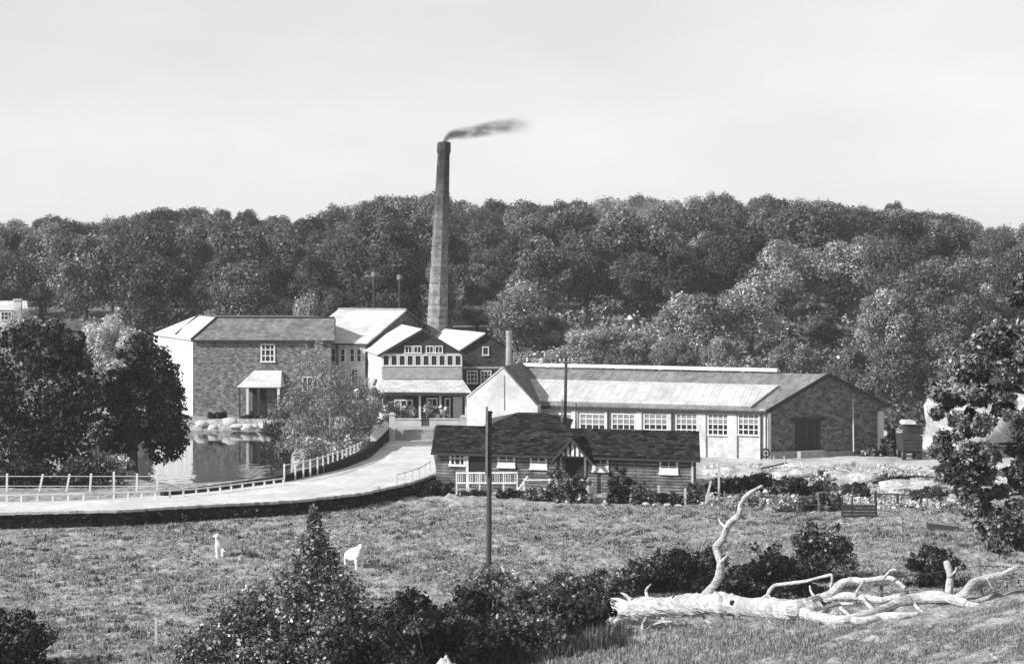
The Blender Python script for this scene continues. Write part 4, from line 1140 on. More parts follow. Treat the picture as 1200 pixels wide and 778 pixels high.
for pts in ([(760, 702, 6), (757, 692, 4), (763, 684, 2)], [(888, 706, 6), (897, 698, 4), (903, 699, 2)], [(958, 703, 5), (951, 694, 3.5), (949, 686, 2)], [(1035, 678, 4), (1044, 668, 3), (1050, 667, 1.5)], [(1013, 680, 4), (1006, 690, 4), (1003, 698, 3)], [(1069, 702, 6), (1075, 712, 4), (1084, 718, 2)], [(1157, 677, 4), (1163, 688, 3), (1168, 692, 1.5)], [(844, 659, 5), (851, 652, 3), (853, 646, 1.5)], [(852, 619, 5), (845, 613, 3), (842, 607, 1.5)], [(820, 716, 6), (828, 727, 4), (838, 733, 2)], [(775, 720, 5), (781, 731, 3), (783, 738, 2)], [(1112, 676, 5), (1119, 670, 3), (1121, 664, 1.5)], [(1025, 716, 6), (1017, 708, 5), (1012, 701, 4)], [(958, 722, 7), (968, 713, 6), (982, 708, 5), (1000, 707, 3)]):
    limb(pts, 'twig', -.05, .1, n_=7)
for kx, ky, kr in ((745, 706, 3), (752, 708, 2.2), (858, 706, 3), (790, 700, 2.5), (912, 712, 2.2)):
    q = D(kx, ky, yb2(kx) - .40); mb = MB(); mb.tube([q + Vector((0, .1, 0)), q - Vector((0, .02, 0)), q - Vector((0, .04, 0))], [kr * .03, kr * .036, kr * .02], 8, jit=.4); part('knot', mb, M['interior'], ft)
# wire fence on the bank
fb = thing('wire_fence', 'pair of thin fence posts with wire on the grassy bank behind the fallen tree', 'fence', hit(1033, 706))
fp_ = []
for x_, y0, y1, ln in ((1033, 666, 706, 0), (1151, 655, 702, -.12), (1262, 655, 700, 0)):
    Yq = yb2(min(x_, 1190)) + 1.6; a = D(x_, y1, Yq); a = v2(a, min(a.z, tz(a.x, a.y)) - .1); b = D(x_, y0, Yq) + Vector((ln, 0, 0)); fp_.append((a, b))
    mb = MB(); mb.beam(a, b, .10); part('post', mb, M['grey_wood'], fb)
for k in (.55, .85):
    for (a, b), (c, d) in zip(fp_, fp_[1:]):
        mb = MB(); mb.tube([a.lerp(b, k) + Vector((0, -.06, 0)), (a.lerp(b, k) + c.lerp(d, k)) / 2 + Vector((0, -.06, -.06)), c.lerp(d, k) + Vector((0, -.06, 0))], [.012] * 3, 5); part('wire', mb, M['dark_metal'], fb)
q = hit(183, 757); mb = MB(); mb.beam(q - UP * .2, q + UP * 1.15, .11); solo('field_post', mb, M['stone_pale'], 'lone thin white post in the lower left of the field', 'post')
q = hit(524, 780, 50); q = D(524, 790, 70); gz = tz(q.x, q.y)

# ------------------------------------------------------------------ two white animals in the field
def animal(base, yaw, turn, name, label):
    t__ = thing(name, label, 'calf', base, None)
    ca, sa = math.cos(yaw), math.sin(yaw)
    def W(x, y, z): x *= 1.75; return (x * ca - y * sa, x * sa + y * ca, z)
    V_ = []; E_ = []; Rr = []
    def chain(pts, start=None):
        last = start
        for x, y, z, r in pts:
            V_.append(W(x, y, z)); Rr.append(r); i = len(V_) - 1
            if last is not None: E_.append((last, i))
            last = i
        return last
    # x forward
    pelvis = chain([(-.30, 0, .62, .27)])
    belly = chain([(0, 0, .60, .31)], pelvis); chest = chain([(.28, 0, .64, .28)], belly)
    chain([(-.46, 0, .60, .05), (-.50, 0, .48, .03)], pelvis)
    nk = chain([(.42, .02 * turn, .90, .17), (.50, .06 * turn, 1.06, .13)], chest)
    chain([(.58, .14 * turn, 1.08, .11), (.70, .24 * turn, .98, .065)], nk)
    for sgn in (-1, 1):
        chain([(.30, .13 * sgn, .42, .12), (.31, .13 * sgn, .20, .07), (.32, .13 * sgn, -.06, .06)], chest)
        chain([(-.30, .14 * sgn, .46, .14), (-.37, .14 * sgn, .24, .07), (-.35, .14 * sgn, -.06, .06)], pelvis)
    me = bpy.data.meshes.new('body'); me.from_pydata(V_, E_, [])
    t__.scale = (1.12, 1.12, 1.12)
    o = bpy.data.objects.new('body', me); C.objects.link(o); o.parent = t__
    sk = o.modifiers.new('skin', 'SKIN'); sk.use_smooth_shade = True
    for i, r in enumerate(Rr): me.skin_vertices[0].data[i].radius = (r, r)
    me.skin_vertices[0].data[0].use_root = True
    ss = o.modifiers.new('sub', 'SUBSURF'); ss.levels = 2; ss.render_levels = 2
    me.materials.append(M['fleece'])
    hb = Vector(W(.57, .13 * turn, 1.06))
    for sgn in (-1, 1):
        side = Vector(W(.0, 1, 0)) * sgn
        mb = MB(); a = hb + side * .06; mb.tube([a, a + side * .08 + UP * .0, a + side * .16 - UP * .05], [.025, .04, .012], 6); me2 = mb.mesh('ear'); me2.materials.append(M['fleece']); e2 = bpy.data.objects.new('ear', me2); C.objects.link(e2); e2.parent = t__
q = hit(262, 652); animal(q, R(-100), .1, 'calf', 'white calf standing end-on in the open field below the retaining wall')
q = hit(415, 665); animal(q, R(-62), -1.0, 'calf', 'white calf with turned head standing beside the pointed bush')

# boulder cropped by the bottom edge
def boulder(name, c, rx, ry, rz, m, label, cat, seed=0, group=None, n_=10, rough=.18, flat_top=None, kind=None):
    rn = random.Random(seed); mb = MB(); i0 = 0; rows = n_
    ph = [(rn.uniform(1.5, 4), rn.uniform(1.5, 4), rn.uniform(0, 6), rn.uniform(.3, 1)) for _ in range(5)]
    for j in range(rows + 1):
        el = -.25 + (math.pi / 2 + .25) * j / rows
        for k in range(n_ * 2):
            az = math.pi * k / n_
            d = 1 + rough * sum(a_ * math.sin(f1 * az + p_) * math.cos(f2 * el * 2 + p_) for f1, f2, p_, a_ in [(round(x1), x2, x3, x4) for x1, x2, x3, x4 in ph]) / 2 * min(1, (rows - j) / 3) + rn.uniform(-.05, .05)
            if j == rows: d = 1.0
            z = math.sin(el) * rz * d
            if flat_top: z = min(z, flat_top * rz * (1 + rn.uniform(-.02, .02)))
            mb.v.append(Vector((c.x + math.cos(el) * math.cos(az) * rx * d, c.y + math.cos(el) * math.sin(az) * ry * d, c.z + z)))
    for j in range(rows):
        for k in range(n_ * 2):
            q_ = (k + 1) % (n_ * 2); mb.f.append((j * n_ * 2 + k, j * n_ * 2 + q_, (j + 1) * n_ * 2 + q_, (j + 1) * n_ * 2 + k))
    return solo(name, mb, m, label, cat, loc=c, group=group, smooth=True, kind=kind)
q = D(523, 800, 74); boulder('boulder', v2(q, tz(q.x, q.y) - .05), .56, .5, D(523, 771.5, 74).z - tz(q.x, q.y) + .05, M['stone_pale'], 'rounded white boulder at the bottom edge before the dark bushes', 'boulder', 3)

# ------------------------------------------------------------------ yard on the right: heaps, fences, hut
def heap(x, y, wpx, hpx, seed, label, m='rubble', Y=None, flat_top=None, rough=.3):
    c = hit(x, y) if Y is None else v2(D(x, y, Y), tz(D(x, y, Y).x, Y))
    s_ = c.y / F
    return boulder('rubble_heap' if m == 'rubble' else 'stone_heap', c - UP * .1, wpx * s_, wpx * s_ * .8, hpx * s_ + .1, M[m], label, 'heap', seed, n_=14, rough=rough, flat_top=flat_top)
heap(862, 556, 40, 10, 1, 'long pale rubble heap right of the timber office, under the shed windows')
heap(940, 558, 34, 9, 2, 'pale rubble heap in front of the dark shed door')
heap(992, 566, 40, 14, 3, 'broad pale rubble heap behind the dark hurdle')
heap(1065, 572, 44, 10, 4, 'pale rubble heap behind the row of dark posts')
heap(1108, 585, 25, 8, 5, 'low pale heap beside the large leafy tree')
heap(880, 590, 26, 5, 6, 'low pale weedy heap at the field edge below the hedge')
heap(1134, 560, 58, 80, 8, 'large bright stone heap with a steep side behind the right-hand tree', 'heap', Y=164, rough=.34)
heap(1222, 560, 72, 62, 9, 'long bright stone heap seen through the right-hand tree', 'heap', Y=168, rough=.34)
V_ = []
for k in range(2200):
    x_ = random.uniform(826, 1150); y_ = random.uniform(546, 592); q = hit(x_, y_, 130, 175); r_ = random.uniform(.05, .2) * random.choice([1, 1, 1, 1.8])
    o3 = [Vector((random.uniform(-1, 1), random.uniform(-1, 1), random.uniform(-.3, 1))).normalized() * r_ for _ in range(4)]
    for t3 in ((0, 1, 2), (0, 2, 3), (0, 3, 1), (1, 3, 2)): V_ += [tuple(q + o3[i_]) for i_ in t3]
me_ = np_mesh('rubble_stones', np.array(V_), 0, 3); me_.materials.append(M['rubble']); o = bpy.data.objects.new('rubble_stones', me_); C.objects.link(o); tag(o, 'loose pale stones scattered over the yard', 'rubble', kind='stuff')
for i, (x_, y_, l_, an, lab) in enumerate(((905, 552, 2.2, .3, 'dark plank lying on the left rubble heap'), (955, 563, 1.8, -.5, 'dark beam leaning on the rubble before the shed door'), (1012, 560, 2.6, .15, 'long pale plank across the broad rubble heap'), (1060, 578, 2.0, -.2, 'pale plank behind the dark posts'))):
    q = hit(x_, y_); dv_ = Vector((math.cos(an), math.sin(an), .18)) * l_ / 2; mb = MB(); mb.beam(q + UP * .35 - dv_, q + UP * .35 + dv_, .2, .07); solo('plank', mb, M['dark_wood'] if i < 2 else M['stone_pale'], lab, 'plank')
pts = []
for k in range(170):
    x_ = random.uniform(826, 1120); y_ = random.choice([random.uniform(548, 562), random.uniform(580, 598), random.uniform(562, 596)]); q = hit(x_, y_, 128, 175); r_ = random.uniform(.2, .7); pts.append((q.x, q.y, q.z + .1, r_ * 1.6, r_, r_ * .5))
me_ = leaves('weeds', pts, 14000, .085, outward=.4, up=.6, shell=.2, spray=.3, gain=1.6); me_.materials.append(M['leaf_bloom']); o = bpy.data.objects.new('weeds', me_); C.objects.link(o); tag(o, 'pale flowering weeds all over the rubble yard', 'weeds', kind='stuff')
# dark hut
q = D(1069, 550, 160); q = v2(q, tz(q.x, q.y)); lo = thing('lorry', 'small dark lorry parked end-on beside the bright stone heap', 'lorry', q)
mb = MB(); mb.hexa([q + Vector((-.72, -.5, .62)), q + Vector((.62, -.5, .62)), q + Vector((.62, 2.4, .62)), q + Vector((-.72, 2.4, .62))], [q + Vector((-.80, -.55, 1.75)), q + Vector((.66, -.55, 1.75)), q + Vector((.66, 2.4, 1.75)), q + Vector((-.80, 2.4, 1.75))]); part('body', mb, M['dark_wood'], lo)
for k in range(4):
    mb = MB(); mb.box(q + Vector((-.06, -.56, .78 + k * .26)), .68, .025, .11); part('plank', mb, M['dark_wood'], lo)
mb = MB(); mb.hexa([q + Vector((-.3, .6, 1.752)), q + Vector((.95, .6, 1.752)), q + Vector((.95, 2.4, 1.752)), q + Vector((-.3, 2.4, 1.752))], [q + Vector((-.2, .7, 2.5)), q + Vector((.85, .7, 2.42)), q + Vector((.85, 2.3, 2.42)), q + Vector((-.2, 2.3, 2.5))]); cb_ = part('cab', mb, M['dark_metal'], lo)
mb = MB(); mb.hexa([q + Vector((-.5, .5, 2.505)), q + Vector((.4, .5, 2.505)), q + Vector((.4, 2.4, 2.505)), q + Vector((-.5, 2.4, 2.505))], [q + Vector((-.42, .55, 2.75)), q + Vector((.32, .55, 2.72)), q + Vector((.32, 2.3, 2.72)), q + Vector((-.42, 2.3, 2.75))]); part('roof', mb, M['stone_pale'], lo)
mb = MB(); mb.box(q + Vector((.25, .62, 2.12)), .3, .02, .18); part('rear_window', mb, M['glass'], cb_)
mb = MB(); mb.box(q + Vector((-.05, 1.0, .55)), .5, 1.4, .07); part('chassis', mb, M['dark_metal'], lo)
for sx in (-.62, .52):
    for sy in (-.1, 2.0):
        c = q + Vector((sx, sy, .4)); mb = MB(); mb.tube([c + Vector((-.11, 0, 0)), c + Vector((.11, 0, 0))], [.4, .4], 16); wh_ = part('wheel', mb, M['dark_metal'], lo)
        mb = MB(); mb.tube([c + Vector((-.13, 0, 0)), c + Vector((.13, 0, 0))], [.2, .2], 12); part('hub', mb, M['grey_wood'], wh_)
# dark post fence
pts = []; 
for x_, y_ in ((1026, 594), (1052, 595), (1078, 595), (1104, 594), (1130, 592)): pts.append(hit(x_, y_))
rail_fence('dark_post_fence', 'dark post and rail fence across the pale yard on the right', pts, 0, .95, (.8,), M['dark_wood'], .14, .08, lean=[Vector((0, 0, 0)), Vector((0, 0, -.1)), Vector((.1, 0, 0)), Vector((-.25, 0, .1))])
pts = [hit(x_, y_) for x_, y_ in ((1008, 568), (1040, 569), (1072, 566), (1104, 568), (1136, 574))]
rail_fence('sagging_rail', 'long sagging dark rail crossing behind the row of posts', pts, 0, .5, (.45,), M['dark_wood'], .08, .12)
pts = [hit(x_, y_) for x_, y_ in ((848, 598), (876, 599), (905, 600), (934, 601), (960, 601))]
rail_fence('wire_fence', 'thin pale post and wire fence at the field edge below the vegetable plot', pts, 0, 1.15, (.5, 1.0), M['grey_wood'], .08, .02, lean=[Vector((.05, 0, 0)), Vector((-.08, 0, .1)), Vector((0, 0, -.1))])
pts = [hit(x_, y_) for x_, y_ in ((905, 552), (922, 553), (941, 555), (962, 556), (985, 558), (1003, 556))]
rail_fence('stake_row', 'row of thin leaning stakes among the rubble before the shed gable', pts, 0, 1.0, (.8,), M['stone_pale'], .07, .02, lean=[Vector((.12, 0, 0)), Vector((-.2, 0, .1)), Vector((.05, 0, -.2))])
# hurdle
a, b = hit(987, 607), hit(1027, 607); hd = thing('hurdle', 'low dark board hurdle standing in the grass right of the vegetable plot', 'hurdle', a)
for k in range(4):
    mb = MB(); zz = .12 + k * .19; mb.obox((a + b) / 2 + UP * zz, (b - a).normalized(), Vector((0, 1, 0)), (b - a).length / 2, .025, .08); part('board', mb, M['dark_wood'], hd)
for q in (a, a.lerp(b, .3), b):
    mb = MB(); mb.beam(q + Vector((0, .07, -.2)), q + Vector((0, .07, 1.25)), .09); part('post', mb, M['dark_wood'], hd)
a, b = hit(1088, 621), hit(1124, 622); tr = thing('oblong', 'low dark oblong in the field left of the leafy tree', 'oblong', a)
mb = MB(); mb.hexa([a, b, b + Vector((0, .6, 0)), a + Vector((0, .6, 0))], [a + UP * .4, b + UP * .25, b + Vector((0, .6, .25)), a + Vector((0, .6, .4))]); part('body', mb, M['dark_wood'], tr)  # plain dark block, lower at its right end
mb = MB(); mb.beam(a + UP * .42, b + UP * .27, .08); part('rim', mb, M['grey_wood'], tr)
for i, (x_, y0, y1, ln, lab) in enumerate(((825.5, 563, 592, .4, 'leaning pale post at the corner of the timber office garden'), (842.5, 543, 591, 0, 'tall thin pale post right of the timber office'), (748, 568, 590, 0, 'short pale post in front of the dark shrubs'), (772, 569, 591, 0, 'slim pale post below the right-hand window of the office'), (803, 572, 592, 0, 'small white post at the right end of the office garden'), (694, 565, 588, 0, 'pale post beside the porch of the timber office'))):
    q = hit(x_, y1); mb = MB(); mb.beam(q - UP * .15, q + Vector((ln, 0, (y1 - y0) * q.y / F)), .12); solo('garden_post', mb, M['stone_pale'], lab, 'post')
for i, (x_, y_) in enumerate(((711, 588), (720, 585), (728, 586), (736, 588), (745, 590), (757, 591), (768, 592), (782, 592), (795, 593))):
    q = hit(x_, y_); boulder('edging_stone', q - UP * .05, .22 + .08 * random.random(), .2, .16 + .1 * random.random(), M['stone_pale'], '%s pale edging stone along the border below the office shrubs' % ('leftmost', 'second from left', 'third from left', 'fourth from left', 'middle', 'fourth from right', 'third from right', 'second from right', 'rightmost')[i], 'stone', 40 + i, 'edging stones along the office garden', n_=5)

# ------------------------------------------------------------------ cottages far left
q0, q1 = D(-40, 386, 262), D(31, 386, 262)
gz = tz(q0.x, 262)
ct = thing('cottage', 'white cottage with a chimney high at the far left edge', 'cottage', v2((q0 + q1) / 2, gz))
zE, zr = D(0, 363, 262).z, D(0, 355, 264).z
mb = MB(); q2, q3 = q1 + Vector((-1, 5, 0)), q0 + Vector((-1, 5, 0))
mb.prism([q0, q1, q2, q3], gz - .8, zE); part('wall', mb, M['white_wall'], ct)
r0, r1 = v2((q0 + q3) / 2, zr + .25), v2((q1 + q2) / 2, zr + .25)
mb = MB(); mb.slab([v2(q0, zE) + Vector((0, -.2, 0)), v2(q1, zE) + Vector((.2, -.2, 0)), r1, r0], .1); mb.slab([v2(q3, zE), v2(q2, zE), r1 - UP * .002, r0 - UP * .002], .1); part('roof', mb, M['pale_slate'], ct)
mb = MB(); mb.poly([v2(q1, zE), v2(q2, zE), r1 - UP * .1]); part('gable_wall', mb, M['white_wall'], ct)
mb = MB(); c = D(21, 366, 261.3); mb.box((c.x, c.y, (D(21, 352, 261.3).z + gz) / 2), .42, .3, (D(21, 352, 261.3).z - gz) / 2); cs_ = part('chimney', mb, M['white_wall'], ct)
mb = MB(); mb.box((c.x, c.y, D(21, 351.2, 261.3).z), .52, .4, .09); part('chimney_cap', mb, M['stone_pale'], cs_)
wl = Wall(q0, q1)
window(ct, wl, 1, 365, 14, 375, 3, 2, .06, .1); window(ct, wl, 25.5, 364, 30.5, 371, 1, 2, .05, .08)
q0, q1 = D(68, 386, 246), D(97, 386, 246); gz = tz(q0.x, 246); zE = D(0, 387, 246).z; 
bt = thing('byre', 'small dark-roofed byre with a white end wall below the hillside meadow', 'outbuilding', v2((q0 + q1) / 2, gz))
q2, q3 = D(103, 386, 251), D(74, 386, 251)
mb = MB(); mb.poly([v2(q0, gz - .5), v2(q1, gz - .5), v2(q1, zE), v2(q0, zE)]); mb.poly([v2(q2, gz - .5), v2(q3, gz - .5), v2(q3, zE), v2(q2, zE)]); part('wall', mb, M['brick'], bt)
r0, r1 = v2((q0 + q3) / 2, zE + 1.0), v2((q1 + q2) / 2, zE + 1.0)
mb = MB(); mb.poly([v2(q1, gz - .5), v2(q2, gz - .5), v2(q2, zE), r1, v2(q1, zE)]); mb.poly([v2(q3, gz - .5), v2(q0, gz - .5), v2(q0, zE), r0, v2(q3, zE)]); part('end_wall', mb, M['white_wall'], bt)
mb = MB(); mb.slab([v2(q0, zE) + Vector((0, -.2, .0)), v2(q1, zE) + Vector((0, -.2, .0)), r1 + UP * .06, r0 + UP * .06], .1); mb.slab([v2(q3, zE), v2(q2, zE), r1 + UP * .058, r0 + UP * .058], .1); part('roof', mb, M['grey_tile'], bt)

# ------------------------------------------------------------------ hillside trees
def crown_clumps(rx, rz, zc, n_, rn, spread=1.0):
    cl = [(0, 0, zc, rx * .72, rx * .72, rz * .72)]
    for k in range(n_):
        a = rn.uniform(0, 6.283); el = rn.uniform(-.5, 1.45)
        rr_ = rn.uniform(.5, .95) * spread; s_ = rn.uniform(.18, .42)
        cl.append((rx * rr_ * math.cos(a) * math.cos(el), rx * rr_ * math.sin(a) * math.cos(el), zc + rz * rr_ * math.sin(el), rx * s_, rx * s_, rz * s_ * .85))
    return cl
TREES = []
for k in range(8):
    rn = random.Random(100 + k)
    rx = rn.uniform(3.9, 4.7); rz = rn.uniform(4.8, 5.3); zc = 10 - rz * .95
    if k in (6, 7): rx *= .8; rz *= 1.05; zc = 10 - rz
    cl = crown_clumps(rx, rz, zc, 30, rn)
    me_c = leaves('crown', cl, 21000, .14, outward=.75, up=.3, shell=.5, spray=.2, gain=1.5)
    me_c.materials.append(M['leaf_hill'])
    mb = MB(); mb.tube([(0, 0, -1.2), (.1, 0, 2), (0, .1, zc)], [.34, .27, .14], 7)
    for j in range(5):
        a = j * 1.26 + rn.random(); mb.tube([(0, 0, zc - rz * .7 + j * .3), (math.cos(a) * rx * .35, math.sin(a) * rx * .35, zc), (math.cos(a) * rx * .6, math.sin(a) * rx * .6, zc + rz * .35)], [.13, .09, .03], 5)
    me_t = mb.mesh('trunk'); me_t.materials.append(M['bark'])
    TREES.append((me_c, me_t))
def plant_tree(x, y, z, s, k, tint, name, label, cat='tree', group=None, sz=None, yaw=None):
    o = bpy.data.objects.new(name, None); o.location = (x, y, z); o.scale = (s, s, sz or s); o.rotation_euler = (0, 0, random.uniform(0, 6.28) if yaw is None else yaw)
    C.objects.link(o); tag(o, label, cat, group)
    for nm, me_ in (('crown', TREES[k][0]), ('trunk', TREES[k][1])):
        c = bpy.data.objects.new(nm, me_); c.parent = o; c.color = (tint, tint, tint, 1); C.objects.link(c)
    return o
RIDGE_PX = [(-80, 260), (0, 259), (60, 258), (130, 262), (150, 254), (170, 248), (235, 244), (250, 250), (300, 253), (360, 255), (400, 245), (430, 235), (480, 228), (510, 230), (545, 238), (580, 238), (597, 246), (630, 240), (680, 236), (740, 232), (800, 238), (850, 230), (900, 236), (960, 236), (1000, 243), (1050, 242), (1085, 250), (1130, 257), (1150, 266), (1200, 265), (1280, 266)]
rx_ = [p_[0] for p_ in RIDGE_PX]; ry_ = [p_[1] for p_ in RIDGE_PX]
special = [  # px centre, top row, width px, distance, tint, variant, label
    (186, 308, 108, 248, .55, 0, 'dark rounded tree standing behind the mill house roof'),
    (810, 344, 88, 247, 1.9, 1, 'pale rounded tree above the left part of the long shed roof'),
    (880, 334, 86, 249, 2.0, 2, 'pale tree above the middle of the long shed roof'),
    (918, 288, 92, 268, 2.1, 3, 'large pale tree high on the slope, left of two pale crowns'),
    (985, 284, 96, 270, 1.95, 4, 'large pale tree high on the slope, right of two pale crowns'),
    (1040, 280, 66, 264, .75, 5, 'dark rounded tree beside the large pale crowns'),
    (1036, 342, 78, 246, 2.0, 0, 'pale tree above the gable end of the shed'),
    (1080, 345, 74, 250, 1.7, 1, 'pale grey tree right of the shed gable'),
    (1128, 352, 96, 240, .8, 2, 'dark spreading tree behind the bright stone heap'),
    (1098, 306, 80, 258, 1.1, 3, 'grey tree on the slope below the right skyline'),
    (604, 330, 84, 252, 1.5, 4, 'light tree right of the chimney on the lower slope'),
    (690, 386, 70, 240, 2.0, 5, 'pale scrubby tree just above the ridge vent of the shed'),
    (742, 388, 60, 240, 1.6, 1, 'light scrubby tree behind the shed ridge'),
    (640, 372, 70, 252, 1.2, 2, 'grey tree behind the white gable and vent stack'),
    (355, 349, 52, 232, 1.9, 3, 'small pale tree between the mill house ridge and the white roof'),
    (1000, 410, 70, 205, 1.0, 0, 'tree close behind the shed gable'), (1050, 400, 80, 200, .9, 1, 'dark tree behind the right corner of the shed'),
    (1105, 430, 70, 200, .95, 2, 'tree behind the dark hut'), (1180, 395, 90, 215, .8, 3, 'dark tree behind the right-hand leafy tree'), (1155, 440, 60, 190, .8, 4, 'bushy tree at the foot of the bright stone heap'),
    (145, 352, 60, 252, 2.6, 6, 'tree tinted pale for haze above the two dark trees'), (120, 378, 60, 232, 2.8, 5, 'pale bushy tree beside the byre'), (160, 385, 66, 230, 2.4, 4, 'pale bush left of the mill house'),  # tints raised to put haze into these pale crowns
    (930, 395, 60, 240, 1.4, 6, 'light tree behind the right part of the shed roof'), (965, 370, 60, 255, 1.0, 7, 'narrow tree above the shed gable'),
    (28, 366, 54, 244, 2.6, 3, 'pale tree added as a haze veil before the white cottage at the left edge'),  # added tree, its pale tint painting haze over the cottage
    (845, 398, 50, 236, 1.8, 2, 'low pale tree behind the shed skylight'), (788, 396, 56, 238, 1.3, 3, 'low grey tree behind the shed ridge'),
    (560, 360, 60, 262, .8, 5, 'dark tree right of the chimney base'), (455, 345, 70, 262, .75, 0, 'dark tree behind the two flue pipes'), (410, 338, 74, 262, .8, 1, 'dark tree left of the flue pipes'),
]
for x_, yt, wd, Y, tint, k, lab in special:
    X = (x_ - 600) / F * Y; z = tz(X, Y); zt_ = H - (yt - HY) * Y / F
    hgt = max(zt_ - z, 2.5); wm = wd * Y / F
    s_ = wm / 8.6
    o = plant_tree(X, Y, z, s_, k, tint, 'broadleaf_tree', lab, sz=max(hgt / 10.2, .3))
cnt = 0
rows = [(256, 0), (268, 3), (282, 1), (298, 3), (314, 0), (332, 2), (352, 1), (374, 3), (398, 0), (420, 2), (438, 0)]
WOOD = []
for ri, (Y0, ph) in enumerate(rows):
    step = 9.4 * F / Y0 * (.66 if ri < 8 else .56)
    x_ = -50 - ph * step / 4
    while x_ < 1250:
        Y = Y0 + random.uniform(-6, 6); xx = x_ + random.uniform(-.25, .25) * step
        X = (xx - 600) / F * Y; z = tz(X, Y); s_ = random.uniform(.7, 1.3)
        x_ += step
        if ri < 2 and xx < 168: continue
        if ri < 1 and 590 < xx < 905: continue
        if ri < 5 and (xx > 1138 and xx < 1200): continue
        if any(abs(xx - q_[0]) < q_[2] * .62 and q_[3] - 4 > Y and q_[4] > 1.35 for q_ in special): continue
        if ri < 2: s_ *= .85
        topz = z + 10.2 * s_
        ridge = float(np.interp(xx, rx_, ry_)) + random.uniform(-3, 5)
        lim = H + (HY - ridge) * Y / F
        sz = s_
        if ri >= len(rows) - 2: sz = max((lim - z) / 10.2, .35)
        elif topz > lim - .4: sz = max((lim - .4 - z) / 10.2, .35)
        tint = random.choice([.45, .6, .7, .85, 1.0, 1.25, 1.45]) * (1.0 + .25 * math.sin(xx * .013 + ri))
        if 690 < xx < 840 and ri > 5: tint *= 1.4
        if xx < 150 and ri > 4: tint *= 1.3
        if xx > 1130: tint *= 1.35
        ex = [60, 170, 240, 330, 420, 495, 545, 600, 680, 770, 860, 950, 1040, 1130, 2000]
        wh = ['at the far left edge', 'above the two dark left trees', 'above the mill house\'s left end', 'above the mill house ridge', 'above the white block roof', 'behind the two flue pipes', 'beside the tall chimney', 'above the boiler house', 'above the white gable', 'above the left of the shed', 'above the middle of the shed', 'above the shed\'s right half', 'above the shed gable end', 'above the hut', 'at the far right edge']
        b_i = next(k for k, e_x in enumerate(ex) if xx < e_x)
        band = 'skyline' if ri >= len(rows) - 2 else ('upper wood' if ri >= 7 else ('mid-slope' if ri >= 4 else 'lower slope'))
        tone = 'dark' if tint < .75 else ('grey' if tint < 1.1 else 'pale')
        o = plant_tree(X, Y, z, s_, random.randrange(8), tint, 'wood_tree', 'tree', group='broadleaved trees of the hillside wood', sz=sz)
        WOOD.append((o, tone, band, wh[b_i], xx, Y))
        cnt += 1
cls = {}
for t5 in WOOD: cls.setdefault(t5[1:4], []).append(t5)
ORD = ['leftmost', 'second left', 'third left', 'fourth left', 'fifth left', 'sixth left', 'seventh left']
for (tone, band, where), L5 in cls.items():
    L5.sort(key=lambda t5: t5[4])
    for k, t5 in enumerate(L5):
        if len(L5) == 1: lab = '%s %s tree %s' % (tone, band, where)
        else: lab = '%s %s tree %s, %s of %d' % (tone, band, where, ('rightmost' if k == len(L5) - 1 else ORD[k]), len(L5))
        t5[0]['label'] = lab
print('hill trees', cnt)

pts = []
for k in range(1600):
    Y = random.uniform(228, 285); xx = random.choice([random.uniform(585, 920), random.uniform(-20, 180), random.uniform(585, 1140)])
    if k > 1300: Y = random.uniform(262, 284); xx = random.uniform(-20, 190)
    X = (xx - 600) / F * Y; z = tz(X, Y); r = random.uniform(.5, 1.5); pts.append((X, Y, z + r * .4, r * 1.2, r * 1.2, r))
me_ = leaves('scrub', pts, 100000, .22, outward=.7, up=.3, shell=.4); me_.materials.append(M['leaf_pale'])
o = bpy.data.objects.new('scrub', me_); C.objects.link(o); tag(o, 'pale scrub and bracken on the lower hillside behind the works', 'scrub', kind='stuff')

pts = []
for k in range(420):
    Y = random.uniform(186, 236); xx = random.uniform(1000, 1240); X = (xx - 600) / F * Y; r = random.uniform(.5, 1.6); pts.append((X, Y, tz(X, Y) + r * .5, r * 1.2, r * 1.2, r * 1.2))
for k in range(160):
    Y = random.uniform(236, 262); xx = random.uniform(900, 1150); X = (xx - 600) / F * Y; r = random.uniform(.6, 1.8); pts.append((X, Y, tz(X, Y) + r * .5, r * 1.2, r * 1.2, r * 1.2))
me_ = leaves('undergrowth', pts, 42000, .20, outward=.7, up=.3, shell=.4); me_.materials.append(M['leaf'])
o = bpy.data.objects.new('undergrowth', me_); C.objects.link(o); tag(o, 'dense undergrowth behind the shed gable and the bright heap', 'undergrowth', kind='stuff')
# pale smoke that has drifted over the skyline
mb = MB(); rows_ = 10; i0 = 0
for j in range(rows_ + 1):
    el = -math.pi / 2 + math.pi * j / rows_
    for k in range(16): mb.v.append(Vector((math.cos(el) * math.cos(k * math.pi / 8), math.cos(el) * math.sin(k * math.pi / 8), math.sin(el))))
for j in range(rows_):
    for k in range(16): q_ = (k + 1) % 16; mb.f.append((j * 16 + k, j * 16 + q_, (j + 1) * 16 + q_, (j + 1) * 16 + k))
m, n, p = nmat('drifting_smoke'); n.nodes.remove(p)
v = n.nodes.new('ShaderNodeVolumePrincipled'); v.inputs['Color'].default_value = (.95, .95, .95, 1)
t = n.nodes.new('ShaderNodeTexCoord'); ln = n.nodes.new('ShaderNodeVectorMath'); ln.operation = 'LENGTH'; n.links.new(t.outputs['Object'], ln.inputs[0])
fo = n.nodes.new('ShaderNodeMapRange'); fo.interpolation_type = 'SMOOTHSTEP'; fo.inputs['From Min'].default_value = .95; fo.inputs['From Max'].default_value = .1; fo.inputs['To Max'].default_value = .075; n.links.new(ln.outputs['Value'], fo.inputs['Value'])
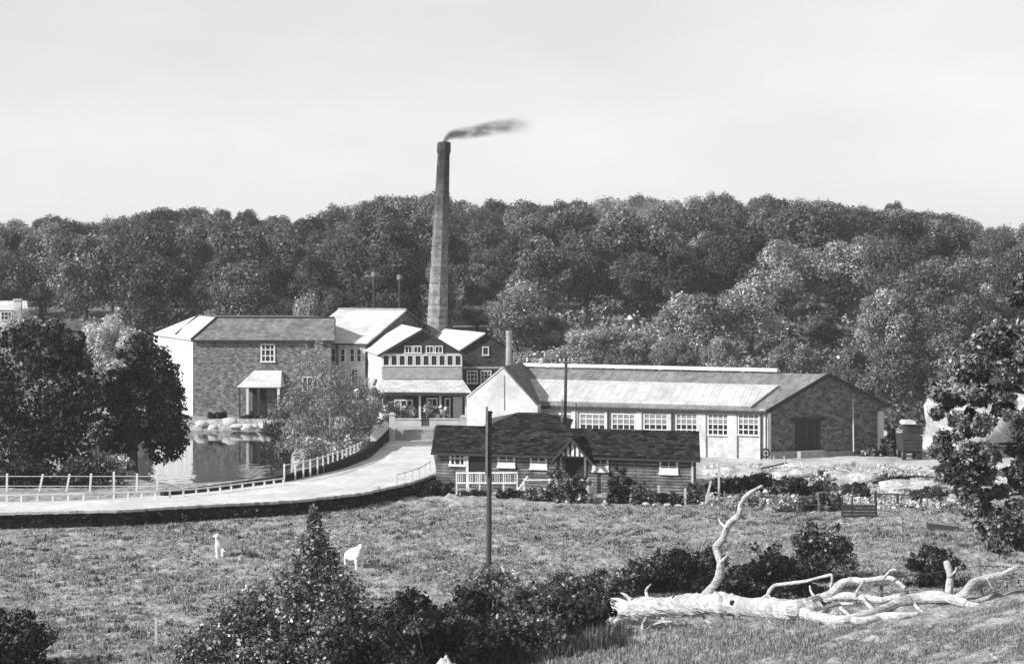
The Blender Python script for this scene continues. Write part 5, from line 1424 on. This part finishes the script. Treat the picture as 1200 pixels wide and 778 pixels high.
no = n.nodes.new('ShaderNodeTexNoise'); no.inputs['Scale'].default_value = 2.2; no.inputs['Detail'].default_value = 4; n.links.new(t.outputs['Object'], no.inputs['Vector'])
r = n.nodes.new('ShaderNodeMapRange'); r.inputs['From Min'].default_value = .35; r.inputs['From Max'].default_value = .65; n.links.new(no.outputs['Fac'], r.inputs['Value'])
mu = n.nodes.new('ShaderNodeMath'); mu.operation = 'MULTIPLY'; n.links.new(fo.outputs['Result'], mu.inputs[0]); n.links.new(r.outputs['Result'], mu.inputs[1]); n.links.new(mu.outputs['Value'], v.inputs['Density']); n.links.new(v.outputs['Volume'], n.nodes['Material Output'].inputs['Volume'])
me_ = mb.mesh('smoke'); me_.materials.append(m); o = bpy.data.objects.new('smoke', me_); C.objects.link(o); o.location = D(742, 262, 345); o.scale = (12, 9, 5.0); tag(o, 'faint pale smoke drifting over the wooded skyline right of the chimney', 'smoke', kind='stuff')

# ------------------------------------------------------------------ near trees and shrubs
def shrub(name, label, cat, base, clumps, count, size, m, trunk=None, bark='bark', shell=.5, group=None, slim=.6, outward=.6, up=.3, spray=.15, gain=3.4):
    """clumps in px at depth base.y : (px,py,rpx,rpy[,dy])"""
    t__ = thing(name, label, cat, base, group)
    s_ = base.y / F; cl = []
    for c in clumps:
        q = D(c[0], c[1], base.y); dy = c[4] if len(c) > 4 else 0
        cl.append((q.x, q.y + dy, q.z, c[2] * s_, (c[2] + c[3]) / 2 * s_, c[3] * s_))
    if not trunk:
        by = HY + (H - base.z) * F / base.y
        x0_ = min(c[0] - c[2] for c in clumps); x1_ = max(c[0] + c[2] for c in clumps); cyb = max(c[1] + c[3] for c in clumps)
        hgt_ = max(by - cyb, 0) / 2 + 5
        for k in range(7):
            q = D(x0_ + (x1_ - x0_) * (k + .5) / 7, by - hgt_ * .6, base.y)
            cl.append((q.x, q.y + random.uniform(-.4, .3), q.z, (x1_ - x0_) / 9 * s_, (x1_ - x0_) / 9 * s_, hgt_ * s_))
    me_ = leaves('foliage', cl, count, size, spray=spray, gain=gain, outward=outward, up=up, shell=shell, slim=slim, zmin=base.z - .3, off=base)
    part('foliage', me_, M[m], t__)
    mb = MB()
    if trunk:
        for tp_ in trunk: mb.tube([Vector(p_[:3]) for p_ in tp_], [p_[3] for p_ in tp_], 8, jit=.15)
    else:
        for c in (cl[:7] + cl[-16:-7] if len(cl) > 26 else cl[:7]): mb.tube([base + Vector((random.uniform(-.2, .2), random.uniform(-.2, .2), -.1)), base.lerp(Vector(c[:3]), .5) + Vector((.05, 0, .1)), Vector(c[:3])], [.06, .04, .015], 5)
    part('trunk' if trunk else 'stems', mb, M[bark], t__)
    return t__
def blob_clumps(cx, cy, rx, ry, n_, seed, s0=.25, s1=.42, depth=1.0, Y=150):
    rn = random.Random(seed); out = [(cx, cy, rx * .7, ry * .7, 0)]
    for k in range(n_):
        a = rn.uniform(0, 6.283); r = rn.uniform(.45, .86); s_ = rn.uniform(s0, s1)
        out.append((cx + rx * r * math.cos(a), cy + ry * r * math.sin(a), rx * s_, (rx + ry) / 2 * s_ * .8, rn.uniform(-1, 1) * depth * rx * .6 * Y / F))
    for k in range(max(4, n_ // 2)):
        a = rn.uniform(-.3, 3.5); r = rn.uniform(.88, 1.12); s_ = rn.uniform(.06, .13)
        out.append((cx + rx * r * math.cos(a), cy - ry * r * abs(math.sin(a)), max(rx * s_, 2.2), max((rx + ry) / 2 * s_ * 1.3, 2.6), rn.uniform(-1, 1) * depth * rx * .5 * Y / F))
    return out
def gbase(px, Y): X = (px - 600) / F * Y; return Vector((X, Y, tz(X, Y)))

# two dark trees left of the pond
b_ = gbase(48, 147); b_.z = max(b_.z, -.6)
def tk(b, px, py, r, forks, Y):
    q = D(px, py, Y); res = [[(b.x, b.y, b.z - .5, r * 1.25), (b.x, b.y, b.z + .4, r), (q.x, q.y, q.z, r * .6)]]
    for fx, fy in forks:
        e = D(fx, fy, Y); res.append([(q.x, q.y, q.z - .3, r * .5), ((q.x + e.x) / 2, q.y + random.uniform(-.5, .5), (q.z + e.z) / 2 + .1, r * .33), (e.x, e.y + random.uniform(-1, 1), e.z, r * .08)])
    return res
cl = blob_clumps(42, 465, 68, 82, 34, 1, Y=147) + [(90, 520, 34, 28), (10, 525, 40, 28), (30, 395, 30, 18), (55, 385, 22, 16), (92, 432, 22, 24), (-20, 440, 40, 40)]
shrub('broadleaf_tree', 'big dark leafy tree at the left edge behind the white post fence', 'tree', b_, cl, 26000, .14, 'leaf_tree', tk(b_, 46, 510, .3, ((10, 450), (80, 440), (45, 410), (100, 480), (-20, 470)), 147))
b_ = gbase(155, 152); b_.z = max(b_.z, -.7)
cl = blob_clumps(166, 468, 46, 58, 28, 2, Y=152) + [(195, 500, 28, 22), (205, 515, 16, 14), (166, 404, 20, 16), (128, 505, 22, 24), (205, 528, 14, 12), (188, 530, 16, 14), (185, 420, 18, 16), (140, 520, 22, 14), (198, 470, 22, 22)]
shrub('broadleaf_tree', 'dark tree with a thick trunk at the pond edge, left of the mill house', 'tree', b_, cl, 18000, .14, 'leaf_tree', tk(b_, 157, 515, .42, ((130, 460), (190, 450), (160, 420), (205, 495), (120, 490)), 152))
# undergrowth below them
for i, (x_, y_, rx2, ry2, Y, m_, lab) in enumerate(((70, 556, 70, 9, 141, 'leaf_dark', 'dark low undergrowth beneath the left tree behind the fence'), (110, 543, 42, 10, 146, 'leaf_pale', 'pale low bush beneath the two dark trees'), (10, 558, 40, 12, 140.5, 'leaf_dark', 'dark bramble at the left edge behind the fence'))):
    b_ = gbase(x_, Y); b_.z = max(b_.z, -.7); shrub('bush', lab, 'bush', b_, blob_clumps(x_, y_, rx2, ry2, 14, 20 + i, Y=Y), 4500, .10, m_)
# pale willow shrubs by the pond
b_ = gbase(388, 171); b_.z = max(b_.z, -.5)
shrub('willow_bush', 'large pale feathery willow on the pond bank before the mill house', 'bush', b_, blob_clumps(390, 492, 52, 46, 40, 5, .2, .34, Y=171) + [(425, 500, 22, 34), (350, 515, 24, 28), (358, 466, 24, 24), (410, 455, 24, 22), (385, 446, 20, 16), (372, 438, 10, 14), (425, 462, 18, 22), (352, 432, 9, 14), (366, 420, 8, 12), (380, 426, 9, 12), (396, 436, 10, 10), (346, 450, 12, 12), (374, 405, 5, 9), (358, 410, 4, 8)], 38000, .085, 'leaf_willow', bark='pale_bark', slim=.35, up=.1, gain=1.6)
b_ = gbase(345, 176); b_.z = max(b_.z, -.8)
shrub('willow_bush', 'smaller grey willow with a shaded left side overhanging the pond', 'bush', b_, blob_clumps(345, 500, 34, 36, 24, 6, Y=176) + [(322, 505, 12, 24), (340, 470, 18, 14)], 9000, .11, 'leaf', bark='pale_bark', slim=.4)
b_ = gbase(395, 160); b_.z = max(b_.z, -.6)
shrub('willow_bush', 'low grey bush just behind the white pickets', 'bush', b_, blob_clumps(388, 530, 40, 18, 18, 7, Y=160), 7000, .09, 'leaf_willow', bark='pale_bark', slim=.4)
b_ = gbase(437, 186); b_.z = 0
shrub('bush', 'pale bush under the white side wall of the gabled works', 'bush', b_, blob_clumps(432, 470, 18, 24, 14, 8, Y=186), 5000, .10, 'leaf_pale')
for i, (x_, y_, rx2, ry2, lab) in enumerate(((462, 478, 12, 10, 'white flowering shrub at the left under the canopy'), (478, 482, 9, 8, 'white flowering shrub under the middle of the canopy'), (505, 480, 8, 9, 'white flowering shrub right of the canopy middle'), (520, 484, 8, 7, 'small white flowering shrub near the white door'))):
    b_ = gbase(x_, 188); b_.z = .3; shrub('flowering_shrub', lab, 'shrub', b_, blob_clumps(x_, y_, rx2, ry2, 8, 60 + i, Y=188), 700, .12, 'leaf_pale')
# pond-bank stones and planting below the house
bsn = 0
for i in range(16):
    x_ = 232 + i * 5.6 + random.uniform(-2, 2); Y = 199 + random.uniform(-.5, 2.5)
    if 252 < x_ < 262: continue
    q = D(x_, 500, Y); q = v2(q, -.85 + random.uniform(0, .5) + (.5 if 262 < x_ < 275 else 0))
    boulder('bank_stone', q, .22 + random.random() * .5, .3, .2 + random.random() * .32, M['stone_pale'], 'pale stone on the far pond bank below the mill house, %s from the left' % ('first', 'second', 'third', 'fourth', 'fifth', 'sixth', 'seventh', 'eighth', 'ninth', 'tenth', 'eleventh', 'twelfth', 'thirteenth', 'fourteenth', 'fifteenth', 'sixteenth')[bsn], 'stone', 70 + i, 'pale stones on the far bank of the pond', n_=5); bsn += 1
mb = MB(); a, b = D(232, 494, 201.5), D(318, 494, 201.5)
mb.hexa([v2(a, -1.6), v2(b, -1.6), v2(b, -1.6) + Vector((0, .5, 0)), v2(a, -1.6) + Vector((0, .5, 0))], [v2(a, -.25), v2(b, -.3), v2(b, -.3) + Vector((0, .5, 0)), v2(a, -.25) + Vector((0, .5, 0))]); solo('quay_wall', mb, M['stone_pale'], 'low pale quay wall along the pond below the mill house', 'wall')
for i, (x_, y_, r_, lab) in enumerate(((258, 489, 12, 'dark low plants on the bank left of the porch'), (292, 492, 10, 'dark low plants on the bank below the porch'), (208, 494, 16, 'dark bush at the pond corner of the mill house'), (322, 500, 12, 'dark bush in place of the shadow on the bank right of the porch'))):  # last bush: dark leaves put where the bank lies in shadow
    b_ = v2(D(x_, 497, 203), -.4); shrub('bush', lab, 'bush', b_, blob_clumps(x_, y_, r_, 7, 8, 90 + i, Y=203), 1200, .12, 'leaf_dark')

# shrubs round the office
off_sh = [(672, 570, 18, 16, 135.6, 'leaf', 'climbing shrub covering the porch foot of the timber office'), (652, 562, 9, 18, 136.2, 'leaf', 'leafy climber left of the office porch'),
          (598, 578, 14, 4, 137.5, 'leaf_dark', 'low dark bush under the veranda railing'), (628, 578, 14, 6, 136.5, 'leaf', 'low bush right of the veranda railing'),
          (728, 568, 15, 19, 135.4, 'leaf_dark', 'large dark bush between the porch and the right-hand window'), (752, 578, 13, 10, 135.0, 'leaf', 'bush with pale leaves below the blank office wall'),
          (784, 583, 18, 6, 134.6, 'leaf_dark', 'dark low hedge below the right-hand office window'), (814, 578, 10, 12, 135.0, 'leaf', 'bush at the right corner of the timber office'),
          (512, 572, 20, 9, 141.5, 'leaf_dark', 'dark bush where the retaining wall meets the timber office'), (555, 579, 18, 3, 139.0, 'leaf_dark', 'dark low plants under the veranda steps')]
for i, (x_, y_, rx2, ry2, Y, m_, lab) in enumerate(off_sh):
    b_ = gbase(x_, Y); b_.z = min(b_.z, D(x_, y_ + ry2, Y).z); shrub('bush', lab, 'bush', b_, blob_clumps(x_, y_, rx2, ry2, 12, 120 + i, Y=Y), int(34 * (rx2 * ry2) ** .75), .085, m_)
# hedge and plants right of the office
yd = [(880, 566, 28, 9, 'leaf_dark', 'dark hedge between the pale heaps and the vegetable plot, left part'), (932, 572, 30, 10, 'leaf_dark', 'dark hedge between the pale heaps and the vegetable plot, right part'), (850, 572, 22, 10, 'leaf_dark', 'dark hedge behind the tall thin post'),
      (884, 586, 26, 7, 'leaf_pale', 'pale leafy row of plants at the field edge'), (930, 590, 30, 8, 'leaf_pale', 'pale leafy plants below the dark hedge'), (968, 588, 20, 10, 'leaf', 'mixed leafy plants left of the hurdle'), (962, 564, 16, 10, 'leaf_pale', 'pale bush on the rubble'),
      (1000, 575, 18, 8, 'leaf', 'weeds on the broad rubble heap'), (1045, 562, 18, 5, 'leaf', 'weeds behind the dark posts'), (1018, 535, 12, 7, 'leaf', 'bush at the foot of the brick gable'), (1046, 520, 12, 22, 'leaf_dark', 'dark bush between the shed and the hut'), (1092, 580, 20, 7, 'leaf', 'weeds at the end of the dark post fence')]
for i, (x_, y_, rx2, ry2, m_, lab) in enumerate(yd):
    if y_ < 545: b_ = gbase(x_, 163)
    else: b_ = hit(x_, y_ + ry2)
    shrub('bush', lab, 'bush', b_, blob_clumps(x_, y_, rx2, ry2, 12, 150 + i, Y=b_.y), int(70 * (rx2 * ry2) ** .75), .09, m_)
# field bushes
fbx = [(790, 672, 52, 26, 'leaf_dark', 'dark bush behind the trunk of the fallen tree, left of its tall branch'), (905, 672, 50, 30, 'leaf_dark', 'dark bush behind the fallen tree, right of its tall branch'), (962, 652, 38, 36, 'leaf', 'rounded leafy bush in the field behind the fallen tree'), (1098, 668, 30, 24, 'leaf_dark', 'round dark bush in the field beyond the upright stub'), (860, 690, 30, 14, 'leaf_dark', 'low dark bush behind the foot of the tall branch'), (715, 684, 34, 16, 'leaf_scrub', 'low grey scrub just left of the fallen trunk'), (752, 678, 26, 18, 'leaf_scrub', 'grey twiggy scrub behind the torn end of the trunk'), (668, 690, 40, 16, 'leaf_scrub', 'low grey scrub between the telegraph pole bushes and the log'), (830, 664, 22, 22, 'leaf_scrub', 'loose grey bush against the tall crooked branch'), (930, 690, 26, 12, 'leaf_scrub', 'low grey scrub under the thin forked branch')]
for i, (x_, y_, rx2, ry2, m_, lab) in enumerate(fbx):
    b_ = hit(x_, y_ + ry2 * .8); Y = b_.y; shrub('bush', lab, 'bush', b_, blob_clumps(x_, y_, rx2, ry2, 22, 180 + i, Y=Y), int(5.5 * rx2 * ry2), .085, m_, shell=.35)
# pointed foreground bush and the dark bushes beside it
b_ = gbase(360, 86)
cl = [(368, 612, 9, 18), (366, 598, 4, 8), (372, 632, 16, 18), (358, 640, 16, 14), (385, 652, 16, 16), (365, 668, 30, 24), (345, 690, 34, 26), (395, 690, 30, 26), (330, 715, 36, 30), (380, 725, 44, 34), (285, 725, 36, 26), (415, 715, 26, 26), (255, 745, 34, 26), (310, 755, 52, 34), (380, 765, 50, 34), (425, 745, 30, 30), (230, 765, 30, 22), (298, 700, 22, 18)]
shrub('pointed_bush', 'tall pointed leafy bush in the foreground reaching up to the road wall', 'bush', b_, cl, 30000, .075, 'leaf_bright', trunk=[[(b_.x, b_.y, b_.z - .3, .12), (b_.x + .1, b_.y, b_.z + 2, .08), (D(370, 640, 86).x, 86, D(370, 640, 86).z, .04), (D(367, 594, 86).x, 86, D(367, 594, 86).z, .01)]], shell=.3)
fg = [(470, 732, 56, 36, 82, 'leaf_dark', 'dark bush right of the pointed bush in the foreground'), (550, 730, 60, 36, 81, 'leaf_dark', 'dark bush round the foot of the telegraph pole'), (645, 714, 56, 27, 82, 'leaf_scrub', 'grey bush left of the fallen tree roots'), (500, 755, 70, 34, 77, 'leaf_dark', 'dark bush at the bottom edge behind the white boulder'), (600, 745, 60, 26, 80, 'leaf_scrub', 'grey bramble below the telegraph pole'), (572, 686, 44, 20, 90, 'leaf_willow', 'light twiggy bush at the telegraph pole'), (690, 720, 30, 30, 84, 'leaf_dark', 'dark bush at the torn root end of the fallen tree'), (12, 752, 54, 36, 85, 'leaf_dark', 'dark bush in the bottom left corner'), (440, 770, 50, 30, 79, 'leaf_dark', 'dark low bush at the bottom edge between pointed bush and boulder')]
for i, (x_, y_, rx2, ry2, Y, m_, lab) in enumerate(fg):
    b_ = gbase(x_, Y); shrub('bush', lab, 'bush', b_, blob_clumps(x_, y_, rx2, ry2, 24, 200 + i, Y=Y), int(5.0 * rx2 * ry2), .075, m_, shell=.3)
# right-hand tree, close to the viewer
b_ = Vector((19.4, 75, tz(19.4, 75)))
rn = random.Random(5); cl = []
for k in range(120):
    y_ = rn.uniform(380, 640); half = np.interp(y_, [380, 420, 470, 520, 560, 600, 640, 660], [44, 94, 110, 106, 92, 68, 38, 22])
    x_ = 1205 - half * rn.random() ** .5 * 1.0
    cl.append((x_, y_, rn.uniform(7, 17), rn.uniform(6, 13), rn.uniform(-1.2, 1.2)))
for k in range(60):
    cl.append((rn.uniform(1190, 1340), rn.uniform(392, 620), rn.uniform(12, 24), rn.uniform(10, 20), rn.uniform(-2, 2)))
cl += [(1190, 350, 12, 10), (1196, 332, 10, 8), (1205, 318, 12, 8), (1180, 395, 16, 9), (1186, 612, 14, 16), (1196, 634, 10, 12), (1160, 598, 10, 7)]
tq = [[(b_.x, b_.y, b_.z - .5, .34), (b_.x, b_.y, b_.z + 1.6, .26), (b_.x - .1, b_.y, 8.5, .18), (b_.x - .2, b_.y, 12, .05)]]
for fx, fy in ((1130, 450), (1120, 520), (1150, 580), (1190, 340), (1170, 420), (1190, 620), (1300, 450), (1280, 540)):
    e = D(fx, fy, 75); zz = min(e.z - .3, 9) ; zz = max(zz, b_.z + 1.4); tq.append([(b_.x, b_.y, zz, .1), ((b_.x + e.x) / 2, b_.y + random.uniform(-.6, .6), (zz + e.z) / 2 + .2, .06), (e.x, e.y, e.z, .015)])
shrub('leafy_tree', 'near tree with large bright leaves filling the right edge', 'tree', b_, cl, 95000, .075, 'leaf_bright', trunk=tq, gain=2.0, spray=.25, shell=.25, outward=.4, up=.5)
# ivy on the retaining wall
pts = []
for k in range(260):
    i = random.randrange(6, 43); a = rw_pts[i]; u = 600 + F * a.x / a.y
    if u < 60 and random.random() < .6: continue
    pts.append((a.x + random.uniform(-.7, .7), a.y - .22, random.uniform(-1.35, -.12), .45, .12, .22))
me_ = leaves('ivy', pts, 9000, .07, outward=.3, up=.2, shell=.1)
me_.materials.append(M['leaf_dark']); o = bpy.data.objects.new('ivy', me_); C.objects.link(o); tag(o, 'dark ivy and weeds hanging over the retaining wall', 'ivy', kind='stuff')

# ------------------------------------------------------------------ grass
def tufts(name, n_, yr, ur, size, m, test, label, blades=4, wide=.05, clump=0):
    Y = yr[0] + (yr[1] - yr[0]) * RNG.random(n_) ** 1.0
    U_ = ur[0] + (ur[1] - ur[0]) * RNG.random(n_); X = (U_ - 600) / F * Y
    if clump:
        X = np.repeat(X[::clump], clump)[:n_] + RNG.normal(size=n_) * .24; Y = np.repeat(Y[::clump], clump)[:n_] + RNG.normal(size=n_) * .14; U_ = 600 + F * X / Y
    keep = test(X, Y, U_); X, Y = X[keep], Y[keep]; k = len(X); Z = T(X, Y)
    out = np.empty((k, blades, 3, 3))
    hs_ = size * (.4 + 1.0 * RNG.random(k) ** 2)
    for b in range(blades):
        a = RNG.random(k) * 6.283; ln = RNG.random(k) * .9
        bx, by = X + RNG.normal(size=k) * size * .35, Y + RNG.normal(size=k) * size * .35
        wv = wide * (.6 + .8 * RNG.random(k)); 
        c_, s_ = np.cos(a), np.sin(a)
        out[:, b, 0] = np.stack([bx - c_ * wv, by - s_ * wv, Z - .05], -1)
        out[:, b, 1] = np.stack([bx + c_ * wv, by + s_ * wv, Z - .05], -1)
        out[:, b, 2] = np.stack([bx - s_ * ln * hs_, by + c_ * ln * hs_, Z + hs_ * (1.1 - .4 * ln)], -1)
    me_ = np_mesh(name, out.reshape(-1, 3), 0, 3); me_.materials.append(M[m])
    o = bpy.data.objects.new(name, me_); C.objects.link(o); tag(o, label, 'grass', kind='stuff'); return o
def infield(X, Y, U_):
    yb = np.interp(X, nx, ny); ok = np.where(X < -4, Y < yb - .4, Y < np.where(U_ < 830, 134.5, 139)); return ok
tufts('field_grass', 80000, (80, 139), (-20, 1220), .12, 'grass_blade', infield, 'rough tussocky grass of the field', wide=.055)
def onbank(X, Y, U_): return (T(X, Y) > -1.2)
tufts('tussocks', 11000, (80, 138), (-20, 1220), .17, 'tussock_blade', infield, 'darker tussocks scattered over the field', wide=.05, clump=6)
tufts('bank_grass', 60000, (56, 82), (480, 1220), .07, 'dry_blade', onbank, 'short dry grass on the foreground bank', wide=.03)
def under(X, Y, U_): return (U_ > 560) & (U_ < 980) & (T(X, Y) > -1.3) & (np.abs(Y - 78) < 9) & (U_ < 600 + 8 * (Y - 60) + 300)
tufts('long_grass', 9000, (70, 88), (540, 960), .16, 'grass_blade', under, 'long grass and weeds in front of the fallen trunk', wide=.04, blades=5)

def brush(X, Y, U_): return (T(X, Y) < 1.2)
tufts('rank_grass', 5200, (78, 92), (415, 735), .5, 'tussock_blade', brush, 'tall rank grass and weeds among the foreground bushes', blades=6, wide=.03)
tufts('seeding_grass', 2200, (80, 94), (540, 735), .55, 'dry_blade', brush, 'pale seeding grass between the foreground bushes and the log', blades=5, wide=.022)

# ------------------------------------------------------------------ thin haze in the valley
mb = MB(); mb.hexa([(-1450, -80, -4), (1450, -80, -4), (1450, 1450, -4), (-1450, 1450, -4)], [(-1450, -80, 34), (1450, -80, 34), (1450, 1450, 34), (-1450, 1450, 34)])
m, n, p = nmat('haze'); n.nodes.remove(p); v = n.nodes.new('ShaderNodeVolumePrincipled'); v.inputs['Color'].default_value = (.9, .9, .9, 1); v.inputs['Density'].default_value = .00015
n.links.new(v.outputs['Volume'], n.nodes['Material Output'].inputs['Volume'])
solo('haze', mb, m, None, None, kind='stuff', loc=(0, 0, -4))
